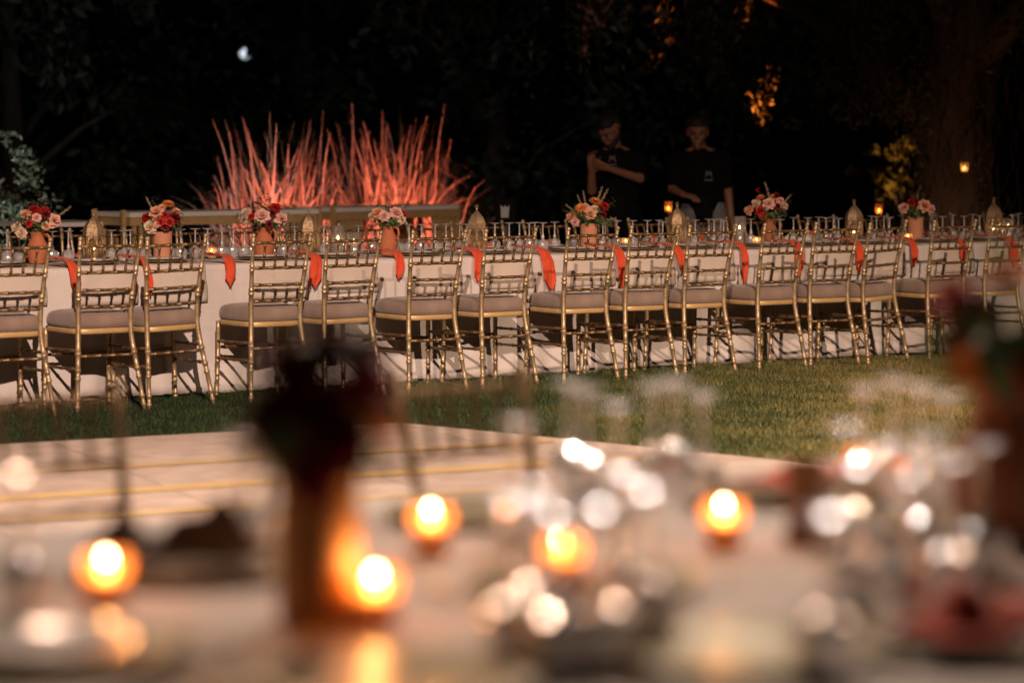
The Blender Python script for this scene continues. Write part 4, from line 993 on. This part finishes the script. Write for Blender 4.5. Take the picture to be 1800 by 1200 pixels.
def hand(mb, wrist, direction, palm_n, curl):
    w = Vector(wrist); d = Vector(direction).normalized(); nrm = Vector(palm_n); nrm = (nrm - d * nrm.dot(d)).normalized(); s_ = d.cross(nrm)
    for k_ in (-1, 0, 1): capsule(mb, w + s_ * .02 * k_, .017, w + d * .085 + s_ * .026 * k_, .0155, 8)
    for i, L_ in enumerate((.068, .078, .073, .058)):
        b0 = w + d * .085 + s_ * (.033 - .022 * i); dd = (d + nrm * curl * .6).normalized(); p1 = b0 + dd * L_ * .5; dd2 = (d * (1 - curl * .7) + nrm * curl * 1.4).normalized(); p2 = p1 + dd2 * L_ * .5
        capsule(mb, b0, .0095, p1, .009, 7); capsule(mb, p1, .009, p2, .0075, 7)
    b0 = w + d * .03 + s_ * .03; p1 = b0 + (d * .6 + s_ * .8 + nrm * .3).normalized() * .045; p2 = p1 + (d * .9 + nrm * (.3 + curl * .4)).normalized() * .035
    capsule(mb, b0, .012, p1, .0105, 7); capsule(mb, p1, .0105, p2, .008, 7)
def person(loc, label, J, trousers, head_dir, beard):
    """J: joints in metres relative to the feet, x right and y away from the camera"""
    t = empty('person', loc, 0, label, 'person', 'men standing behind the table')
    body = MB(); V = Vector
    hc = V(J['head']); f_ = V(head_dir).normalized(); up = V(J.get('up', (0, 0, 1))); sd = f_.cross(up).normalized(); up = sd.cross(f_).normalized()
    def hp(s_, u_, fw): return hc + sd * s_ + up * u_ + f_ * fw
    capsule(body, hp(0, .03, -.015), .082, hp(0, -.03, .01), .07, 14); capsule(body, hp(0, .035, -.03), .085, hp(0, .02, .0), .083, 14)
    capsule(body, hp(0, -.075, .045), .042, hp(0, -.105, .06), .03, 10)                         # jaw and chin
    capsule(body, hp(0, .01, .082), .010, hp(0, -.028, .10), .0155, 8)                          # nose
    capsule(body, hp(-.03, .022, .075), .012, hp(.03, .022, .075), .012, 8)                     # brow
    capsule(body, hp(-.022, -.065, .083), .009, hp(.022, -.065, .083), .009, 8)                 # mouth
    for s_ in (-1, 1): capsule(body, hp(.078 * s_, .015, -.005), .014, hp(.08 * s_, -.03, .0), .010, 8)
    for s_ in (-1, 1): capsule(body, hp(.036 * s_, -.03, .058), .022, hp(.03 * s_, -.05, .055), .02, 8)
    nk = V(J['neck']); capsule(body, hp(0, -.06, -.01), .056, nk, .062, 12)
    hip = V(J['hip']); capsule(body, nk + V((0, 0, -.08)), .09, V(J['chest']), .13, 14); capsule(body, V(J['chest']), .13, hip, .12, 14)
    for s_ in ('l', 'r'):
        sh, el, wr = V(J['sh_' + s_]), V(J['el_' + s_]), V(J['wr_' + s_])
        capsule(body, nk, .055, sh, .05); capsule(body, sh, .05, el, .040); capsule(body, el, .040, wr, .027)
        hand(body, wr, J['hd_' + s_], J['hn_' + s_], J['hc_' + s_])
        kn, an = V(J['kn_' + s_]), V(J['an_' + s_]); hx = hip + V((.09 * (1 if kn.x > hip.x else -1), 0, -.02))
        capsule(body, hip, .11, hx, .09); capsule(body, hx, .085, kn, .055); capsule(body, kn, .055, an, .038); capsule(body, an, .04, an + V((0, -.14, -.045)), .03)
    b_ = put('body', remeshed(body, .0085, M['skin'], 'person_body'), t)
    for s_ in (-1, 1):
        k = MB(); sphere(k, hp(.031 * s_, .002, .0745), .0085, 10, 8); put('eye', k.mesh('eye', M['hair']), t)
    sh_ = MB(); capsule(sh_, nk + V((0, 0, -.055)), .10, V(J['chest']), .152, 16); capsule(sh_, V(J['chest']), .152, hip + V((0, 0, .0)), .145, 16)
    for s_ in ('l', 'r'):
        sh, el = V(J['sh_' + s_]), V(J['el_' + s_]); capsule(sh_, nk + V((0, 0, -.05)), .075, sh, .07); capsule(sh_, sh, .068, sh.lerp(el, .72), .060, 12); capsule(sh_, V(J['chest']) + V((.09 * (1 if sh.x > 0 else -1), 0, .08)), .10, hip + V((.06 * (1 if sh.x > 0 else -1), 0, 0)), .10)
    shirt = put('t_shirt', remeshed(sh_, .011, M['black_cotton'], 'person_shirt', 3), t)
    tr = MB()
    capsule(tr, hip + V((-.06, 0, .0)), .125, hip + V((.06, 0, 0)), .125, 14)
    for s_ in ('l', 'r'):
        kn, an = V(J['kn_' + s_]), V(J['an_' + s_]); hx = hip + V((.09 * (1 if kn.x > hip.x else -1), 0, -.04)); capsule(tr, hx, .105, kn, .078, 12); capsule(tr, kn, .078, an, .062, 12)
    put('trousers', remeshed(tr, .012, trousers, 'person_trousers', 3), t)
    hr = MB(); capsule(hr, hp(0, .055, -.035), .086, hp(0, .062, .0), .076, 12); capsule(hr, hp(0, .0, -.06), .07, hp(0, .05, -.04), .08, 12)
    for i in range(26):
        a_ = i * 2.4; e_ = .25 + .8 * (i / 26); d = sd * math.cos(a_) * math.cos(e_) + f_ * (math.sin(a_) * math.cos(e_) - .12) + up * math.sin(e_); q_ = hp(0, .035, -.012) + d * .088; capsule(hr, q_, .017, q_ + d * .008, .014, 7)
    put('hair', remeshed(hr, .008, M['hair'], 'person_hair', 2), t)
    if beard:
        bd = MB(); capsule(bd, hp(0, -.085, .045), .048, hp(0, -.112, .06), .036, 12)
        for s_ in (-1, 1): capsule(bd, hp(.058 * s_, -.06, .01), .026, hp(.02 * s_, -.105, .06), .026, 8)
        put('beard', remeshed(bd, .008, M['hair'], 'person_beard', 2), t)
    # pale emblem printed on the chest: an M over a short bar
    ex, ez = J['emb']; y0 = min(v.co.y for v in shirt.data.vertices if abs(v.co.x - ex) < .06 and abs(v.co.z - ez) < .05) - .004
    k = MB(); w = .05; pts = [(-w / 2, 0), (-w / 2 + .012, .055), (0, .018), (w / 2 - .012, .055), (w / 2, 0)]
    for (x0, z0), (x1, z1) in zip(pts, pts[1:]): k.add([(ex + x0 - .005, y0, ez + z0), (ex + x0 + .005, y0, ez + z0), (ex + x1 + .005, y0, ez + z1), (ex + x1 - .005, y0, ez + z1)], [(0, 1, 2, 3)])
    k.add([(ex - .035, y0, ez - .022), (ex + .035, y0, ez - .022), (ex + .035, y0, ez - .012), (ex - .035, y0, ez - .012)], [(0, 1, 2, 3)])
    me = k.mesh('emblem', M['emblem_print'], False); thicken(me, .002); put('emblem', me, shirt)
    return t
pA = at_d(1232, 300, 19.0)
person((pA.x, pA.y, 0), 'dark-haired man in a black T-shirt and grey trousers standing facing the table', dict(head=(-.03, -.03, 1.545), neck=(-.01, 0, 1.40), chest=(0, .01, 1.2), hip=(.02, .02, .93), sh_l=(-.19, .0, 1.34), el_l=(-.225, -.0, 1.10), wr_l=(-.15, -.18, 1.06), hd_l=(.7, -.6, -.15), hn_l=(.2, .1, -1), hc_l=.45,
       sh_r=(.175, 0, 1.34), el_r=(.215, .02, 1.08), wr_r=(.24, -.03, .86), hd_r=(0, -.1, -1), hn_r=(-1, -.2, 0), hc_r=.3, kn_l=(-.09, 0, .5), an_l=(-.1, .02, .08), kn_r=(.12, 0, .5), an_r=(.13, .02, .08), emb=(.05, 1.19), up=(0, 0, 1)), M['grey_trousers'], (-.1, -1, -.15), False)
pB = at_d(1084, 300, 19.0)
person((pB.x, pB.y, 0), 'bearded man in a black T-shirt looking down with his forearm raised across his chest', dict(head=(-.06, -.07, 1.555), neck=(-.02, -.01, 1.41), chest=(0, .01, 1.2), hip=(.01, .03, .93), sh_l=(-.16, -.08, 1.34), el_l=(-.20, -.13, 1.09), wr_l=(-.205, -.24, 1.27), hd_l=(-.05, -.2, 1), hn_l=(.5, -.8, 0), hc_l=.7,
       sh_r=(.17, .03, 1.34), el_r=(.175, -.12, 1.185), wr_r=(-.09, -.27, 1.27), hd_r=(-.9, -.2, .35), hn_r=(-.2, .6, .5), hc_r=.8, kn_l=(-.1, 0, .5), an_l=(-.11, .02, .08), kn_r=(.11, 0, .5), an_r=(.12, .02, .08), emb=(-.04, 1.31), up=(-.3, -.25, 1)), M['black_cotton'], (-.62, -.62, -.5), True)

# ------------------------------------------------------------------ the blurred table in the foreground
NC = [(108, -1), (850, -1)]
fg_lab = ['blurred gold chair at the left, on the far side of the foreground table', 'blurred gold chair beyond the middle of the foreground table', 'blurred gold chair at the right, on the far side of the foreground table']
for i, (px, _) in enumerate(NC):
    v = NW + [.62, .40, .55][i]; chair(NEAR(NEAR.u(px, v + .2, .8), v), YAW + PI + R([4, 5, -3][i]), fg_lab[i], 'chairs beyond the foreground table')
zt = TT + .0095
def near_at(px, py, z=zt): return at(px, py, z)
p = near_at(560, 1085); cylinder_vase(p, 'large blurred terracotta vase in the left foreground', 'terracotta_ochre', .95).scale = (1.02, 1.02, 1.2)
bouquet(p + Vector((0, 0, .2)), [('burg', -.05, .07, .034, -.03), ('burg', .03, .05, .034, -.06), ('red', .06, .1, .03, -.02), ('burg', -.02, .115, .034, 0), ('green', .02, .16, .03, 0), ('green', -.08, .12, .03, 0), ('dahlia', .075, .06, .026, -.02), ('green', -.07, .02, .03, -.05), ('green', .06, .01, .03, -.06), ('burg', 0, .01, .03, -.08), ('burg', .01, .14, .036, .02), ('burg', -.04, .13, .034, .03), ('burg', .05, .13, .034, .03), ('burg', 0, .085, .036, -.05), ('green', -.03, .17, .03, 0), ('green', .05, .17, .03, 0)],
    'dark blurred bouquet of burgundy blooms and leaves in the left foreground vase', seed=11, r=.1, greens=36, oliv=0, group='bouquets on the foreground table')
p = near_at(1765, 945); pitcher(p, 'large blurred brown pitcher in the right foreground', 'terracotta_dark', R(-20), 1.45)
bouquet(p + Vector((0, 0, .255)), [('burg', -.05, .09, .036, -.03), ('red', -.075, .12, .03, 0), ('dahlia', .0, .15, .034, 0), ('burg', .04, .06, .036, -.05), ('green', -.02, .2, .03, 0), ('green', .06, .16, .03, 0), ('dahlia', -.06, .03, .03, -.04), ('green', -.09, .06, .03, -.02), ('red', .02, .02, .03, -.08)],
    'blurred bouquet of red and orange blooms with dark leaves in the right foreground pitcher', seed=12, r=.12, greens=36, oliv=0, group='bouquets on the foreground table')
VOT = [(187, 1000, 'blurred votive candle glowing at the left edge of the foreground table'), (660, 1030, 'blurred votive candle right beside the foreground vase'), (758, 913, 'blurred votive candle behind and right of the foreground vase'),
       (988, 968, 'blurred votive candle in the middle of the foreground table'), (1272, 904, 'blurred votive candle right of the foreground goblets'), (1517, 812, 'blurred votive candle among the goblets at the far right edge of the foreground table')]
for px, py, lab in VOT:
    p = at(px, py, TT + .06); votive((p.x, p.y, zt), lab, FLAME_NEAR, 'votive candles on the foreground table', 'amber_glass', 1.1)
    add_light('candle_light', 'POINT', (p.x, p.y, zt + .085), 0.42, (1.0, 0.45, 0.14), None, .006)
GB = [(1000, 850, 'goblet farthest left behind the middle votive'), (1185, 845, 'goblet behind the pair at the middle votive'), (1545, 1010, 'rear left goblet in front of the right-hand pitcher'), (1625, 985, 'rear right goblet in front of the right-hand pitcher'), (1660, 880, 'goblet between the far votive and the right-hand pitcher'), (950, 1115, 'rear left goblet of the bottom middle'), (1100, 1075, 'rear right goblet of the bottom middle'), (1480, 960, 'goblet just right of the brown card'),
      (1030, 868, 'left of the two goblets behind the middle votive'), (1148, 858, 'right of the two goblets behind the middle votive'), (1232, 880, 'goblet just left of the votive on the right'), (1518, 866, 'left goblet at the far votive'), (1614, 858, 'right goblet at the far votive'),
      (1500, 1060, 'left goblet in front of the right-hand pitcher'), (1590, 1085, 'middle goblet in front of the right-hand pitcher'), (1665, 1050, 'right goblet in front of the right-hand pitcher'), (1720, 1005, 'goblet closest to the right-hand pitcher'), (905, 1150, 'first goblet of the row at the bottom middle'), (985, 1175, 'second goblet of the row at the bottom middle'), (1065, 1165, 'third goblet of the row at the bottom middle'), (1140, 1120, 'last goblet of the row at the bottom middle'),
      (430, 985, 'nearest goblet left of the foreground vase'), (475, 960, 'farther goblet left of the foreground vase'), (40, 1075, 'goblet at the bottom left corner'), (910, 945, 'goblet between the middle votives'), (1085, 905, 'goblet in front of the pair behind the middle votive'), (1570, 840, 'goblet between the two at the far votive'), (1450, 1180, 'goblet at the bottom edge, right of centre')]
for px, py, lab in GB: goblet(near_at(px, py), 'blurred upturned crystal goblet, %s' % lab, 'goblets on the foreground table', 1.12)
for i, (px, py, lab, nap) in enumerate(((330, 1000, 'left', .08), (1400, 870, 'right-centre', .04), (1715, 1130, 'right', .05), (700, 1200, 'bottom', 0), (1030, 1025, 'middle', 0), (1290, 1150, 'bottom right', 0), (850, 905, 'far middle', 0), (90, 1150, 'bottom left', 0), (1640, 930, 'far right', 0))):
    p = near_at(px, py)
    o = put('charger_plate', charger_me, None, p, (0, 0, 0), 1.1); tag(o, 'blurred dull gold charger plate at the %s of the foreground table' % lab, 'charger plate', 'foreground charger plates')
    if i in (0, 2, 4, 7):
        o = put('dinner_plate', plate_me, None, p + Vector((0, 0, .0055))); tag(o, 'blurred white dinner plate at the %s of the foreground table' % lab, 'plate', 'foreground dinner plates')
    if nap:
        o = put('napkin', crumple(600 + i, M['taupe_linen' if i == 0 else 'coral'], .12 + .3 * nap, .06, nap), None, p + Vector((0, 0, .03)), (0, 0, YAW + .2 * i)); tag(o, 'blurred %s napkin on the plate at the %s of the foreground table' % ('dark brown' if i == 0 else 'coral', lab), 'napkin', 'foreground napkins')
    for kk, du in (('fork', -.21), ('knife', .21)):
        o = put(kk, CUT[kk], None, p + Vector((du * ce, du * se, .001)), (0, 0, YAW)); tag(o, 'blurred gold %s beside the plate at the %s of the foreground table' % (kk, lab), kk, 'foreground gold cutlery')
p = near_at(1412, 950)
t = empty('menu_stand', p, R(8), 'blurred brown standing card between the right-hand goblets', 'card')
put('card', MB().box((0, 0, .075), (.055, .004, .13)).mesh('menu_card', M['brown_card'], False), t); put('foot', MB().box((0, 0, .006), (.07, .03, .012)).mesh('menu_foot', M['brown_card'], False), t)
